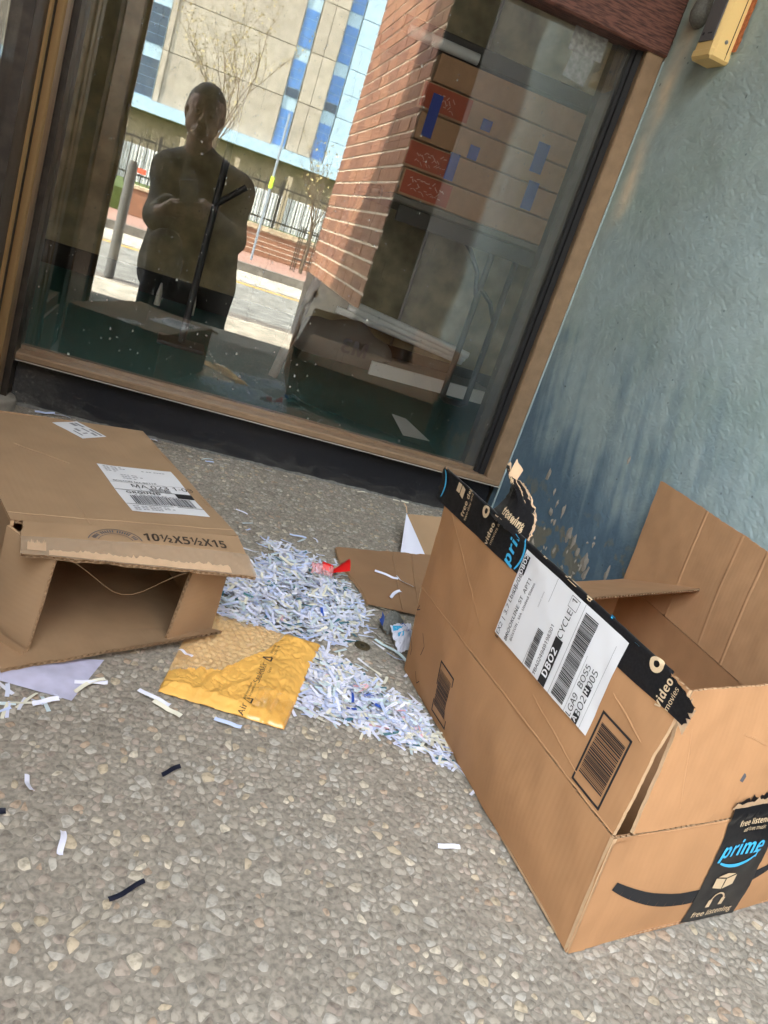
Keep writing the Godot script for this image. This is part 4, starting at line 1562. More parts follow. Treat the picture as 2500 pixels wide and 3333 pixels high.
func person() -> void:
	var p := thing("person", "person in a dark coat kneeling on one knee, holding up a phone", "person", Vector3(0.05, -0.25, 2.2))
	var s := S()
	skin(s, [
		[Vector3(0.04, 0.14, 2.44), 0.15, Vector3(0.03, 0.44, 2.33), 0.15],
		[Vector3(-0.04, 0.47, 2.31), 0.12, Vector3(0.11, 0.48, 2.31), 0.125],
		[Vector3(-0.05, 0.58, 2.28), 0.075, Vector3(0.06, 0.59, 2.28), 0.075],
		[Vector3(-0.05, 0.58, 2.28), 0.07, Vector3(-0.115, 0.545, 2.27), 0.074],
		[Vector3(0.07, 0.59, 2.28), 0.07, Vector3(0.175, 0.55, 2.27), 0.080],
		[Vector3(-0.115, 0.545, 2.27), 0.072, Vector3(-0.120, 0.35, 2.14), 0.054],
		[Vector3(-0.120, 0.35, 2.14), 0.054, Vector3(-0.085, 0.415, 1.885), 0.043],
		[Vector3(0.175, 0.55, 2.27), 0.078, Vector3(0.205, 0.35, 2.16), 0.058],
		[Vector3(0.205, 0.35, 2.16), 0.056, Vector3(0.085, 0.425, 1.885), 0.043],
		[Vector3(0.00, 0.63, 2.24), 0.062, Vector3(-0.005, 0.65, 2.23), 0.060],
		[Vector3(0.11, 0.20, 2.36), 0.13, Vector3(0.15, 0.04, 2.28), 0.11],
		[Vector3(-0.03, 0.18, 2.38), 0.12, Vector3(-0.05, 0.12, 2.28), 0.105],
		[Vector3(0.16, 0.10, 2.30), 0.115, Vector3(0.19, -0.15, 2.26), 0.10],
		[Vector3(0.13, 0.45, 2.32), 0.11, Vector3(0.16, 0.12, 2.33), 0.125],
		[Vector3(-0.05, 0.45, 2.32), 0.10, Vector3(-0.05, 0.15, 2.33), 0.11],
		[Vector3(0.02, 0.10, 2.44), 0.15, Vector3(0.08, -0.12, 2.44), 0.12],
	], 0.017, 0.05)
	put("coat", s, M.coat, p)
	s = S()
	skin(s, [
		[Vector3(-0.05, 0.10, 2.36), 0.10, Vector3(-0.06, 0.245, 1.99), 0.068],
		[Vector3(-0.06, 0.245, 1.99), 0.066, Vector3(-0.08, -0.14, 2.03), 0.045],
		[Vector3(0.14, 0.04, 2.38), 0.10, Vector3(0.21, -0.165, 2.05), 0.072],
		[Vector3(0.21, -0.175, 2.05), 0.068, Vector3(0.20, -0.185, 2.47), 0.045],
		[Vector3(-0.05, 0.10, 2.36), 0.11, Vector3(0.14, 0.06, 2.38), 0.12],
		[Vector3(-0.05, -0.04, 2.12), 0.08, Vector3(0.19, -0.12, 2.16), 0.09],
	], 0.016, 0.035)
	put("trousers", s, M.trousers, p)
	s = S()
	skin(s, [[Vector3(-0.08, -0.185, 2.06), 0.042, Vector3(-0.085, -0.205, 1.93), 0.036], [Vector3(-0.08, -0.15, 2.05), 0.044, Vector3(-0.08, -0.19, 2.05), 0.044]], 0.010, 0.03)
	skin(s, [[Vector3(0.20, -0.19, 2.47), 0.046, Vector3(0.20, -0.17, 2.55), 0.042], [Vector3(0.20, -0.17, 2.55), 0.042, Vector3(0.20, -0.21, 2.60), 0.030]], 0.010, 0.03)
	put("shoe", s, M.shoe, p)
	# head: face, nose, lips, ears, eyes, hair
	var H := Vector3(-0.028, 0.80, 2.16)
	s = S()
	skin(s, [
		[H + Vector3(0, 0.035, 0.025), 0.078, H + Vector3(0, 0.035, -0.02), 0.070, 0.02],
		[H + Vector3(0, -0.03, -0.025), 0.056, H + Vector3(0, -0.065, -0.045), 0.036, 0.03],
		[H + Vector3(-0.035, -0.045, 0.0), 0.034, H + Vector3(0.035, -0.045, 0.0), 0.034, 0.03],
		[H + Vector3(0, 0.01, -0.088), 0.007, H + Vector3(0, -0.022, -0.100), 0.0125, 0.012],
		[H + Vector3(-0.012, -0.026, -0.090), 0.008, H + Vector3(0.012, -0.026, -0.090), 0.008, 0.008],
		[H + Vector3(-0.034, 0.022, -0.078), 0.009, H + Vector3(0.034, 0.022, -0.078), 0.009, 0.010],
		[H + Vector3(-0.018, -0.048, -0.079), 0.006, H + Vector3(0.018, -0.048, -0.079), 0.006, 0.006],
		[H + Vector3(-0.015, -0.058, -0.077), 0.006, H + Vector3(0.015, -0.058, -0.077), 0.006, 0.006],
		[H + Vector3(-0.074, 0.012, 0.010), 0.010, H + Vector3(-0.072, -0.026, 0.004), 0.007, 0.008],
		[H + Vector3(0.074, 0.012, 0.010), 0.010, H + Vector3(0.072, -0.026, 0.004), 0.007, 0.008],
		[H + Vector3(0, -0.06, 0.02), 0.052, H + Vector3(0.01, -0.16, 0.075), 0.056, 0.03],
	], 0.005, 0.02)
	var head := put("head", s, M.skin, p)
	s = S()
	for e in [-0.031, 0.031]:
		lathe(s, H + Vector3(e, -0.002, -0.083), [Vector2(0, -0.010), Vector2(0.008, -0.006), Vector2(0.010, 0), Vector2(0.008, 0.006), Vector2(0, 0.010)], Basis(), 10)
	put("eye", s, M.ink, head)
	s = S()
	skin(s, [[H + Vector3(0, 0.050, 0.030), 0.080, H + Vector3(0, 0.062, -0.015), 0.066, 0.02], [H + Vector3(-0.03, 0.0, 0.05), 0.055, H + Vector3(0.03, 0.0, 0.05), 0.055, 0.03]], 0.007, 0.02)
	put("hair", s, M.hair, head)
	# hands round the phone, in the phone's own axes
	var B := Basis(Vector3(0.927, 0.313, 0.208), Vector3(-0.225, 0.906, -0.359), Vector3(-0.301, 0.286, 0.910)).orthonormalized()
	var E := Vector3(0, 0.519, 1.773)
	for side in [1.0, -1.0]:
		var L := func(x: float, y: float, z: float) -> Vector3: return E + B * Vector3(-0.022 + side * x, y, z)
		var bones := [[L.call(0.075, -0.105, 0.050), 0.020, L.call(0.062, -0.080, 0.026), 0.016, 0.012], [L.call(0.080, -0.125, 0.055), 0.020, L.call(0.064, -0.125, 0.026), 0.014, 0.012], [L.call(0.078, -0.115, 0.052), 0.022, L.call(0.100, -0.135, 0.085), 0.026, 0.015]]
		for k in 4:
			var yy: float = -0.074 - 0.0178 * k
			var len: float = [0.030, 0.034, 0.031, 0.024][k]
			bones.append([L.call(0.064, yy, 0.024), 0.0092, L.call(0.048, yy, -0.004), 0.0086, 0.004])
			bones.append([L.call(0.048, yy, -0.004), 0.0086, L.call(0.048 - len * 0.6, yy + 0.002, -0.0085), 0.0080, 0.004])
			bones.append([L.call(0.048 - len * 0.6, yy + 0.002, -0.0085), 0.0080, L.call(0.048 - len, yy + 0.004, -0.0080), 0.0070, 0.004])
		bones.append([L.call(0.074, -0.100, 0.046), 0.013, L.call(0.052, -0.080, 0.030), 0.011, 0.008])
		bones.append([L.call(0.052, -0.080, 0.030), 0.0105, L.call(0.026, -0.066, 0.019), 0.0085, 0.004])
		s = S()
		skin(s, bones, 0.0036, 0.004)
		put("hand", s, M.skin, p)
	var ph := thing("phone", "dark phone held upright in both hands of the kneeling person", "phone", E + B * Vector3(-0.022, -0.052, 0.006))
	s = S()
	bevelled(s, E + B * Vector3(-0.022, -0.052, 0.0062), Vector3(0.072, 0.146, 0.0078), 0.003, B)
	put("body", s, M.phone, ph)

# ------------------------------------------------------------------ the big open delivery box
func delivery_box() -> void:
	var bNL := Vector3(0.462, 0.002, 1.275)
	var bFL := Vector3(0.421, 0.002, 0.812)
	var bNR := Vector3(0.862, 0.002, 1.155)
	var bFR := Vector3(0.838, 0.002, 0.620)
	var tNL := Vector3(0.455, 0.127, 1.273)
	var tFL := Vector3(0.401, 0.127, 0.812)
	var tNR := Vector3(0.855, 0.135, 1.155)
	var tFR := Vector3(0.832, 0.138, 0.615)
	var b := thing("delivery_box", "large open brown delivery box with black printed tape, standing by the blue wall", "box", Vector3(0.64, 0, 0.95))
	# walls
	var left := panel(bFL, bNL, tNL, tFL, 0.006, 0.0020, 1)
	card(b, "side_panel", left, 0.0036, 0, 40, 12)
	var front := panel(bNL, bNR, tNR, tNL, 0.004, 0.0020, 2)
	card(b, "end_panel", front, 0.0036, 0, 36, 12)
	card(b, "side_panel", panel(bNR, bFR, tFR, tNR, 0.003, 0.0010, 3), 0.0036, 0, 30, 8)
	card(b, "end_panel", panel(bFR, bFL, tFL, tFR, 0.003, 0.0010, 4), 0.0036, 0, 30, 8)
	card(b, "bottom_panel", panel(bFL, bFR, bNR, bNL, -0.001, 0.0004, 5), 0.003, 0, 12, 12)
	# left flap, upright, with tape and label
	var up := Vector3(0, 0.1555, 0)
	var fl := panel(tFL + Vector3(0, 0.001, 0), tNL + Vector3(0, 0.001, -0.004), tNL + Vector3(0.005, 0.148, -0.004), tFL + up + Vector3(-0.006, 0.0, -0.012), 0.003, 0.0018, 6)
	var flap := card(b, "side_flap", fl, 0.0036, 0, 40, 14, [0.0008, 0.0012, 0.0, 0.0014])
	flap.set_meta("label", "upright flap carrying the white label and the torn black tape")
	var f := on(fl)
	var LX: float = fl.lx
	var LY: float = fl.ly
	# black tape over the flap's upper border, folded over it and torn at both ends
	var tape_pt := func(a: float, v: float, off: float) -> Vector3:
		# a along the flap in metres, v from 0 (lower tape border) to 1 (flap's border) and on to 2 (folded inside)
		var y0 := 0.112 + 0.012 * clampf(a / LX, 0, 1)
		if v <= 1.0:
			return pt(fl, a / LX, lerpf(y0, LY + 0.0006, v) / LY, off)
		var q := (v - 1.0)
		var ang := minf(q * 2.2, 1.0) * PI
		var e := pt(fl, a / LX, 1.0, -0.0018)
		var r := 0.0018 + off
		var dn := Vector3(0, -1, 0) * maxf(0, q - 0.4545) * 0.03
		return e + fl.n * cos(ang) * r + Vector3(0, 1, 0) * sin(ang) * r + dn
	var s := S()
	sheet(s, func(u, v):
		var a := lerpf(-0.028 + 0.006 * noise.get_noise_2d(v * 3000, 1), LX + 0.012 + 0.006 * noise.get_noise_2d(v * 2600, 9), u)
		var w: float = v * 1.9
		var lim := 1.9 - 0.7 * maxf(0, noise.get_noise_2d(u * 2600, 44)) - 0.25 * absf(noise.get_noise_2d(u * 9000, 3))
		if u > 0.93:
			lim = 1.0 - (u - 0.93) * 4.0 + 0.10 * noise.get_noise_2d(u * 9000, 5)
		return tape_pt.call(a, minf(w, lim), 0.0008 + 0.0006 * maxf(0, noise.get_noise_2d(u * 2400, v * 700))), 150, 22)
	var tape := put("tape", s, M.tape_black, flap)
	var on_tape := func(x: float, y: float) -> Vector3:
		var y0 := 0.112 + 0.012 * clampf(x / LX, 0, 1)
		var v := (y - y0) / (LY - y0)
		return tape_pt.call(x, v, 0.0019)
	var K := func(q: Vector2) -> bool: return q.y < LY + 0.006
	s = S()
	var c := S()
	var up_ := PI / 2
	write(c, on_tape, "prime", Vector2(0.178, 0.1475), 0.0215, up_, true, 1.0, 0.12, func(q): return q.y < LY + 0.001)
	smile(c, on_tape, Vector2(0.196, 0.119), Vector2(0.193, 0.157), 0.008, 0.0034, 0.0)
	smile(c, on_tape, Vector2(-0.015, 0.118), Vector2(-0.022, 0.152), 0.008, 0.004, 0.0)
	write(c, on_tape, "i", Vector2(0.366, 0.155), 0.022, up_, true, 1.1, 0.12, K)
	ink_rect(c, on_tape, 0.352, 0.160, 0.358, 0.166)
	ink_rect(c, on_tape, 0.396, 0.152, 0.403, 0.168)
	put("lettering_cyan", c, M.tape_cyan, tape).set_meta("kind", "stuff")
	write(s, on_tape, "free delivery", Vector2(0.054, 0.1500), 0.0105, up_, true, 0.95, 0.0, K)
	write(s, on_tape, "two-day and", Vector2(0.063, 0.1360), 0.0064, up_, false, 1.0, 0.0, K)
	write(s, on_tape, "video streaming", Vector2(0.127, 0.1560), 0.0108, up_, true, 0.95, 0.0, func(q): return q.y < LY + 0.003)
	write(s, on_tape, "movies and", Vector2(0.137, 0.1370), 0.0066, up_, false, 1.0, 0.0, K)
	# carton, play disc
	ink_poly(s, on_tape, PackedVector2Array([Vector2(0.022, 0.140), Vector2(0.022, 0.152), Vector2(0.031, 0.152), Vector2(0.031, 0.140)]))
	ink_poly(s, on_tape, PackedVector2Array([Vector2(0.0325, 0.139), Vector2(0.0325, 0.151), Vector2(0.042, 0.149), Vector2(0.042, 0.137)]))
	for cx in [0.103, 0.428]:
		var cy := 0.147 if cx < 0.2 else 0.150
		ink_arc(s, on_tape, Vector2(cx, cy), 0.0056, 0, TAU, 0.0046, 22)
		ink_poly(s, on_tape, PackedVector2Array([Vector2(cx - 0.004, cy - 0.0042), Vector2(cx + 0.0045, cy - 0.0042), Vector2(cx + 0.0045, cy - 0.0032), Vector2(cx - 0.004, cy - 0.0032)]))
	write(s, on_tape, "video", Vector2(LX * 0.958, 0.1345), 0.0112, up_, true, 0.95, 0.0, K)
	write(s, on_tape, "movies", Vector2(LX * 0.979, 0.1350), 0.0070, up_, false, 1.0, 0.0, K)
	write(s, on_tape, "s", Vector2(0.236, 0.1565), 0.011, up_, true, 1.0, 0.0, K)
	write(s, on_tape, "de", Vector2(0.322, 0.1565), 0.011, up_, true, 1.0, 0.0, K)
	ink_rect(s, on_tape, 0.282, 0.153, 0.298, 0.163)
	ink_rect(s, on_tape, 0.276, 0.154, 0.280, 0.162)
	put("lettering", s, M.tape_tan, tape)
	# torn kraft at the tape's ends
	s = S()
	for e in [[-0.026, LY - 0.010, 0.014, 0.012], [LX + 0.004, LY - 0.028, 0.010, 0.020]]:
		ink_poly(s, on(fl, 0.0002), PackedVector2Array([Vector2(e[0], e[1]), Vector2(e[0] + e[2], e[1] - 0.006), Vector2(e[0] + e[2] * 1.1, e[1] + e[3]), Vector2(e[0] + e[2] * 0.6, e[1] + e[3] * 0.8), Vector2(e[0] + e[2] * 0.3, e[1] + e[3] * 1.3), Vector2(e[0] - 0.001, e[1] + e[3] * 0.7)]))
		put("torn_paper", s, M.kraft_torn, flap)
		s = S()
	# a torn piece of tape that stands up and curls back
	var A0 := pt(fl, 0.20, 1.0)
	var A1 := pt(fl, 0.415, 1.0)
	var curl := func(u: float, v: float) -> Vector3:
		var base: Vector3 = pt(fl, lerpf(0.235, 0.420, u), 0.985, 0.0012)
		var tip: Vector3 = A0.lerp(A1, u * 0.42 - 0.25) + Vector3(0.030, 0.052 - 0.012 * u + 0.003 * noise.get_noise_2d(u * 5000, 7), -0.010)
		var m: Vector3 = base.lerp(tip, v)
		return m + Vector3(0.5, 0.1, 0.3) * 0.022 * sin(PI * v) + Vector3(-0.010, 0, 0.004) * sin(PI * u) * (0.4 + v) + Vector3(0.001, 0.001, 0) * noise.get_noise_2d(u * 3000, v * 3000) * 2
	s = S()
	sheet(s, curl, 16, 22)
	var loose := put("loose_tape", s, M.tape_black, flap)
	s = S()
	sheet(s, func(u, v): return curl.call(u, v) + Vector3(0.0010, 0.0002, -0.0008), 16, 22, true)
	put("paper_backing", s, M.kraft_torn, loose)
	s = S()
	sheet(s, func(u, v):
		var p: Vector3 = curl.call(1.0 + 0.03 * u + 0.02 * noise.get_noise_2d(v * 4000, 2), v)
		return p + Vector3(0.0006, 0, -0.0003), 2, 30)
	sheet(s, func(u, v):
		var p: Vector3 = curl.call(lerpf(0.70, 0.92, u), 1.0)
		return p + Vector3(-0.004 + 0.006 * v, 0.020 * v * (1.0 - 0.4 * u), -0.006 * v), 3, 6)
	put("torn_edge", s, M.kraft_torn, loose)
	var on_loose := func(x: float, y: float) -> Vector3: return curl.call(x, y) + (Vector3(-0.9, 0.3, 0.3)) * 0.0012
	s = S()
	write(s, func(x: float, y: float) -> Vector3: return on_loose.call(0.55 + y * 9.0 * -1.0 * 0.0 + x * 9.5, 0.20 + y * 13.0), "treaming", Vector2.ZERO, 0.0145, 0.0, true)
	write(s, func(x: float, y: float) -> Vector3: return on_loose.call(0.45 + x * 10.0, 0.84 + y * 12.0), "aster", Vector2.ZERO, 0.0125, 0.0, true)
	put("lettering", s, M.tape_tan, loose)

	# the shipping label: baseline runs up the flap, lines follow one another to the right
	s = S()
	sheet(s, func(u, v):
		var x := lerpf(0.2055, 0.392, u)
		var y := lerpf(0.0475, 0.1475, v)
		return pt(fl, x / LX, y / LY, 0.0024 + 0.0003 * noise.get_noise_2d(u * 600, v * 300)), 60, 32)
	var lab := put("label", s, M.label, b)
	lab.set_meta("label", "white shipping label with barcodes on the upright flap")
	var onl := func(x: float, y: float) -> Vector3: return pt(fl, (0.2055 + y) / LX, (0.0475 + x) / LY, 0.0037)
	# here x runs along the baseline (0 - 0.1), y runs down the label (0 - 0.1865); letters need y turned over
	var wl := func(st: SurfaceTool, t: String, x: float, y: float, em: float, bold := false, stretch := 1.0):
		write(st, func(a: float, b2: float) -> Vector3: return onl.call(a, -b2), t, Vector2(x, -y), em, 0.0, bold, stretch)
	s = S()
	wl.call(s, "LEX2 | 3.7 Lbs |", 0.029, 0.0075, 0.0090)
	wl.call(s, "05/06", 0.064, 0.0080, 0.0085)
	ink_rect(s, onl, 0.075, 0.0028, 0.096, 0.0128)
	wl.call(s, "BROOKLINE ST  APT1", 0.041, 0.0250, 0.0080)
	wl.call(s, "BOSTON , MA  United States", 0.043, 0.0345, 0.0055)
	wl.call(s, "TBA024949198301", 0.031, 0.0885, 0.0070)
	ink_rect(s, onl, 0.001, 0.0985, 0.053, 0.1110)
	wl.call(s, "CYCLE  1", 0.0755, 0.1035, 0.0118)
	wl.call(s, "LGA9", 0.013, 0.1560, 0.0105)
	wl.call(s, "BOS5", 0.044, 0.1560, 0.0105)
	ink_rect(s, onl, 0.001, 0.1625, 0.0095, 0.1715)
	wl.call(s, "BO2", 0.0185, 0.1670, 0.0115)
	ink_rect(s, onl, 0.031, 0.1625, 0.0395, 0.1715)
	wl.call(s, "005", 0.0485, 0.1670, 0.0115)
	for e in [[0.0, 0.0662, 0.1, 0.0666], [0.0, 0.1192, 0.1, 0.1196], [0.0, 0.1490, 0.062, 0.1493], [0.0, 0.1760, 0.09, 0.1763], [0.086, 0.0965, 0.0865, 0.1115], [0.0975, 0.0965, 0.098, 0.1115], [0.086, 0.0965, 0.098, 0.0969], [0.086, 0.1111, 0.098, 0.1115]]:
		ink_rect(s, onl, e[0], e[1], e[2], e[3])
	put("lettering", s, M.ink, lab)
	s = S()
	var onw := func(x: float, y: float) -> Vector3: return pt(fl, (0.2055 + y) / LX, (0.0475 + x) / LY, 0.0046)
	write(s, func(a: float, b2: float) -> Vector3: return onw.call(a, -b2), "DBO2", Vector2(0.0855, -0.0079), 0.0085, 0.0, true)
	write(s, func(a: float, b2: float) -> Vector3: return onw.call(a, -b2), "DBO2", Vector2(0.026, -0.1048), 0.0125, 0.0, true)
	write(s, func(a: float, b2: float) -> Vector3: return onw.call(a, -b2), "A", Vector2(0.0052, -0.167), 0.0085, 0.0, true)
	write(s, func(a: float, b2: float) -> Vector3: return onw.call(a, -b2), "H", Vector2(0.0352, -0.167), 0.0085, 0.0, true)
	put("reversed_lettering", s, M.label, lab).set_meta("kind", "stuff")
	s = S()
	bars(s, onl, 0.003, 0.045, 0.0695, 0.0800, 0.00034, 5)
	put("barcode", s, M.ink, lab)
	s = S()
	bars(s, onl, 0.004, 0.094, 0.1235, 0.1445, 0.00042, 6)
	put("barcode", s, M.ink, lab)
	s = S()
	wl.call(s, "United States", 0.07, 0.0555, 0.003)
	put("small_print", s, M.ink_grey, lab)

	# printed barcodes on the cardboard
	s = S()
	frame_code(s, on(fl), 0.397, 0.004, 0.442, 0.080, 0.0024, 7)
	put("printed_barcode", s, M.ink, flap)
	s = S()
	var fs := on(left)
	frame_code(s, fs, 0.110, 0.010, 0.1525, 0.082, 0.0022, 8)
	for e in [[[0.010, 0.104], [0.004, 0.094], [0.014, 0.100]], [[0.038, 0.078], [0.052, 0.066], [0.046, 0.050]], [[0.000, 0.050], [0.012, 0.040], [0.012, 0.030]], [[0.040, 0.022], [0.050, 0.010], [0.058, 0.018]]]:
		for k in 2:
			ink_line(s, fs, Vector2(e[k][0], e[k][1]), Vector2(e[k + 1][0], e[k + 1][1]), 0.0012)
	put("printed_barcode", s, M.ink, b)

	for e in [[0.02, 0.115, 0.17, 0.035], [0.30, 0.03, 0.40, 0.012], [0.40, 0.10, 0.45, 0.085]]:
		crease(flap, fl, Vector2(e[0], e[1]), Vector2(e[2], e[3]), 0.0028, M.kraft_crease)
	crease(flap, fl, Vector2(0.0, 0.0008), Vector2(LX, 0.0008), 0.0030, M.kraft_crease, 0.0004)
	crease(b, front, Vector2(0.03, front.ly - 0.001), Vector2(front.lx, front.ly - 0.001), 0.0026, M.kraft_crease, 0.0004)
	# near end flap, standing, its left corner cut
	var nf := panel(tNL.lerp(tNR, 0.055) + Vector3(0, 0.002, 0), tNR + Vector3(0, 0.001, 0), tNR + Vector3(0.004, 0.138, -0.035), tNL.lerp(tNR, 0.115) + Vector3(0.0, 0.128, -0.030), 0.003, 0.0020, 9)
	var fe := card(b, "end_flap", nf, 0.0036, 0, 36, 14, [0.0022, 0.0, 0.0, 0.0010])
	s = S()
	ink_line(s, on(nf), Vector2(0.125, 0.040), Vector2(0.150, 0.100), 0.006)
	put("printed_line", s, M.ink_soft, fe)
	for e in [[0.05, 0.02, 0.02, 0.10], [0.10, 0.09, 0.20, 0.06]]:
		crease(fe, nf, Vector2(e[0], e[1]), Vector2(e[2], e[3]), 0.0024, M.kraft_crease)
	# far end flap folded in over the box, seen on its edge
	var ff := panel(tFL + Vector3(0.02, 0.002, 0), tFR + Vector3(-0.004, 0.002, 0.0), Vector3(0.842, 0.2080, 0.780), Vector3(0.470, 0.196, 0.960), 0.004, 0.0010, 10)
	card(b, "end_flap", panel(ff.b, ff.a, ff.d, ff.c, -0.004, 0.0010, 10), 0.0036, 0, 30, 10, [0, 0, 0, 0.0012], "", "kraft_amber_inside", "kraft_amber")
	# right flap, leaning on the wall, seen from inside
	var rf := panel(tNR + Vector3(0.0, 0.001, 0.0), tFR + Vector3(0, 0.001, 0), Vector3(0.852, 0.312, 0.570), Vector3(0.866, 0.300, 1.140), -0.002, 0.0014, 11)
	var rfl := card(b, "side_flap", rf, 0.0036, 0, 50, 14, [0.001, 0.0014, 0.0, 0.0014])
	rfl.set_meta("label", "wide flap leaning back against the blue wall")
	s = S()
	for e in [0.24, 0.40, 0.50]:
		s = S()
		var cr := func(u: float, v: float) -> Vector3:
			return pt(rf, 1.0 - e + (u - 0.5) * 0.011, v, -0.0036 - 0.0006 * sin(PI * u) - 0.0002)
		sheet(s, cr, 4, 8, true)
		put("crease", s, M.kraft_amber_inside, rfl)
	# tape on the near end, smile stroke under it
	var ffr := on(front)
	s = S()
	smile(s, ffr, Vector2(0.026, 0.074), Vector2(0.292, 0.070), 0.034, 0.017, 0.022)
	put("printed_smile", s, M.ink, b)
	s = S()
	sheet(s, func(u, v):
		var y := lerpf(0.0, 0.150 + 0.006 * noise.get_noise_2d(u * 2400, 3) + 0.006 * u + 0.004 * noise.get_noise_2d(u * 9000, 8), v)
		var x := lerpf(0.160, 0.246, u) + 0.0012 * noise.get_noise_2d(v * 900, 4)
		if y > front.ly:
			var q := pt(front, x / front.lx, 1.0, 0.0010)
			return q + Vector3(0.0, y - front.ly, -(y - front.ly) * 0.2) + front.n * 0.0016
		return pt(front, x / front.lx, y / front.ly, 0.0010), 24, 40)
	var tp := put("tape", s, M.tape_black, b)
	var ot := on(front, 0.0017)
	s = S()
	write(s, ot, "prime", Vector2(0.201, 0.094), 0.0240, 0.0, true, 1.0, 0.15)
	smile(s, ot, Vector2(0.172, 0.079), Vector2(0.229, 0.083), 0.008, 0.0042, 0.008)
	put("lettering_cyan", s, M.tape_cyan, tp)
	s = S()
	write(s, ot, "free listening", Vector2(0.203, 0.010), 0.0100, 0.0, true)
	write(s, ot, "free listening", Vector2(0.208, 0.1235), 0.0090, 0.0, true)
	write(s, ot, "ad-free music", Vector2(0.208, 0.1155), 0.0060, 0.0, false)
	ink_poly(s, ot, PackedVector2Array([Vector2(0.180, 0.046), Vector2(0.195, 0.043), Vector2(0.195, 0.056), Vector2(0.180, 0.058)]))
	ink_poly(s, ot, PackedVector2Array([Vector2(0.1965, 0.043), Vector2(0.210, 0.048), Vector2(0.210, 0.060), Vector2(0.1965, 0.056)]))
	ink_poly(s, ot, PackedVector2Array([Vector2(0.182, 0.0595), Vector2(0.196, 0.0575), Vector2(0.208, 0.0615), Vector2(0.195, 0.0635)]))
	ink_arc(s, ot, Vector2(0.199, 0.026), 0.0105, 0, PI, 0.002, 16)
	for e in [-0.0105, 0.0105]:
		ink_poly(s, ot, PackedVector2Array([Vector2(0.199 + e - 0.003, 0.019), Vector2(0.199 + e + 0.003, 0.019), Vector2(0.199 + e + 0.003, 0.029), Vector2(0.199 + e - 0.003, 0.029)]))
	put("lettering", s, M.tape_tan, tp)
	s = S()
	sheet(s, func(u, v):
		var x := lerpf(0.156, 0.250, u)
		var y: float = front.ly + 0.012 + v * (0.010 + 0.006 * noise.get_noise_2d(u * 5000, 31))
		var q := pt(front, x / front.lx, 1.0, 0.0014)
		return q + Vector3(0, y - front.ly, -(y - front.ly) * 0.2) + front.n * (0.0008 + 0.004 * v), 26, 3)
	put("torn_paper", s, M.kraft_torn, tp)
	# glue seam at the near corner
	s = S()
	sheet(s, func(u, v): return pt(front, (0.001 + 0.020 * u + 0.0012 * noise.get_noise_2d(v * 2500, 77) * u) / front.lx, v * 0.97, 0.0016 * (1.0 - u * 0.3)), 3, 40)
	put("seam", s, M.kraft_amber, b)

func crease(parent: Node3D, P: Dictionary, a: Vector2, b: Vector2, w: float, m: Material, deep := 0.0004) -> void:
	var d := (b - a).orthogonal().normalized()
	var s := S()
	sheet(s, func(u, v):
		var p: Vector2 = a.lerp(b, v) + d * ((u - 0.5) * w * (0.5 + 0.5 * sin(PI * v)) + 0.0012 * noise.get_noise_2d(v * a.distance_to(b) * 3000, a.x * 900))
		return pt(P, p.x / P.lx, p.y / P.ly, 0.0003 + deep * sin(PI * u)), 4, 24)
	put("crease", s, m, parent)

func frame_code(s: SurfaceTool, f: Callable, x0: float, y0: float, x1: float, y1: float, w: float, seed_: int) -> void:
	ink_rect(s, f, x0, y0, x1, y0 + w)
	ink_rect(s, f, x0, y1 - w, x1, y1)
	ink_rect(s, f, x0, y0 + w, x0 + w, y1 - w)
	ink_rect(s, f, x1 - w, y0 + w, x1, y1 - w)
	var flip := func(a: float, b: float) -> Vector3: return f.call(b, a)
	bars(s, flip, y0 + 0.012, y1 - 0.010, x0 + 0.0045, x1 - 0.0045, 0.00048, seed_)

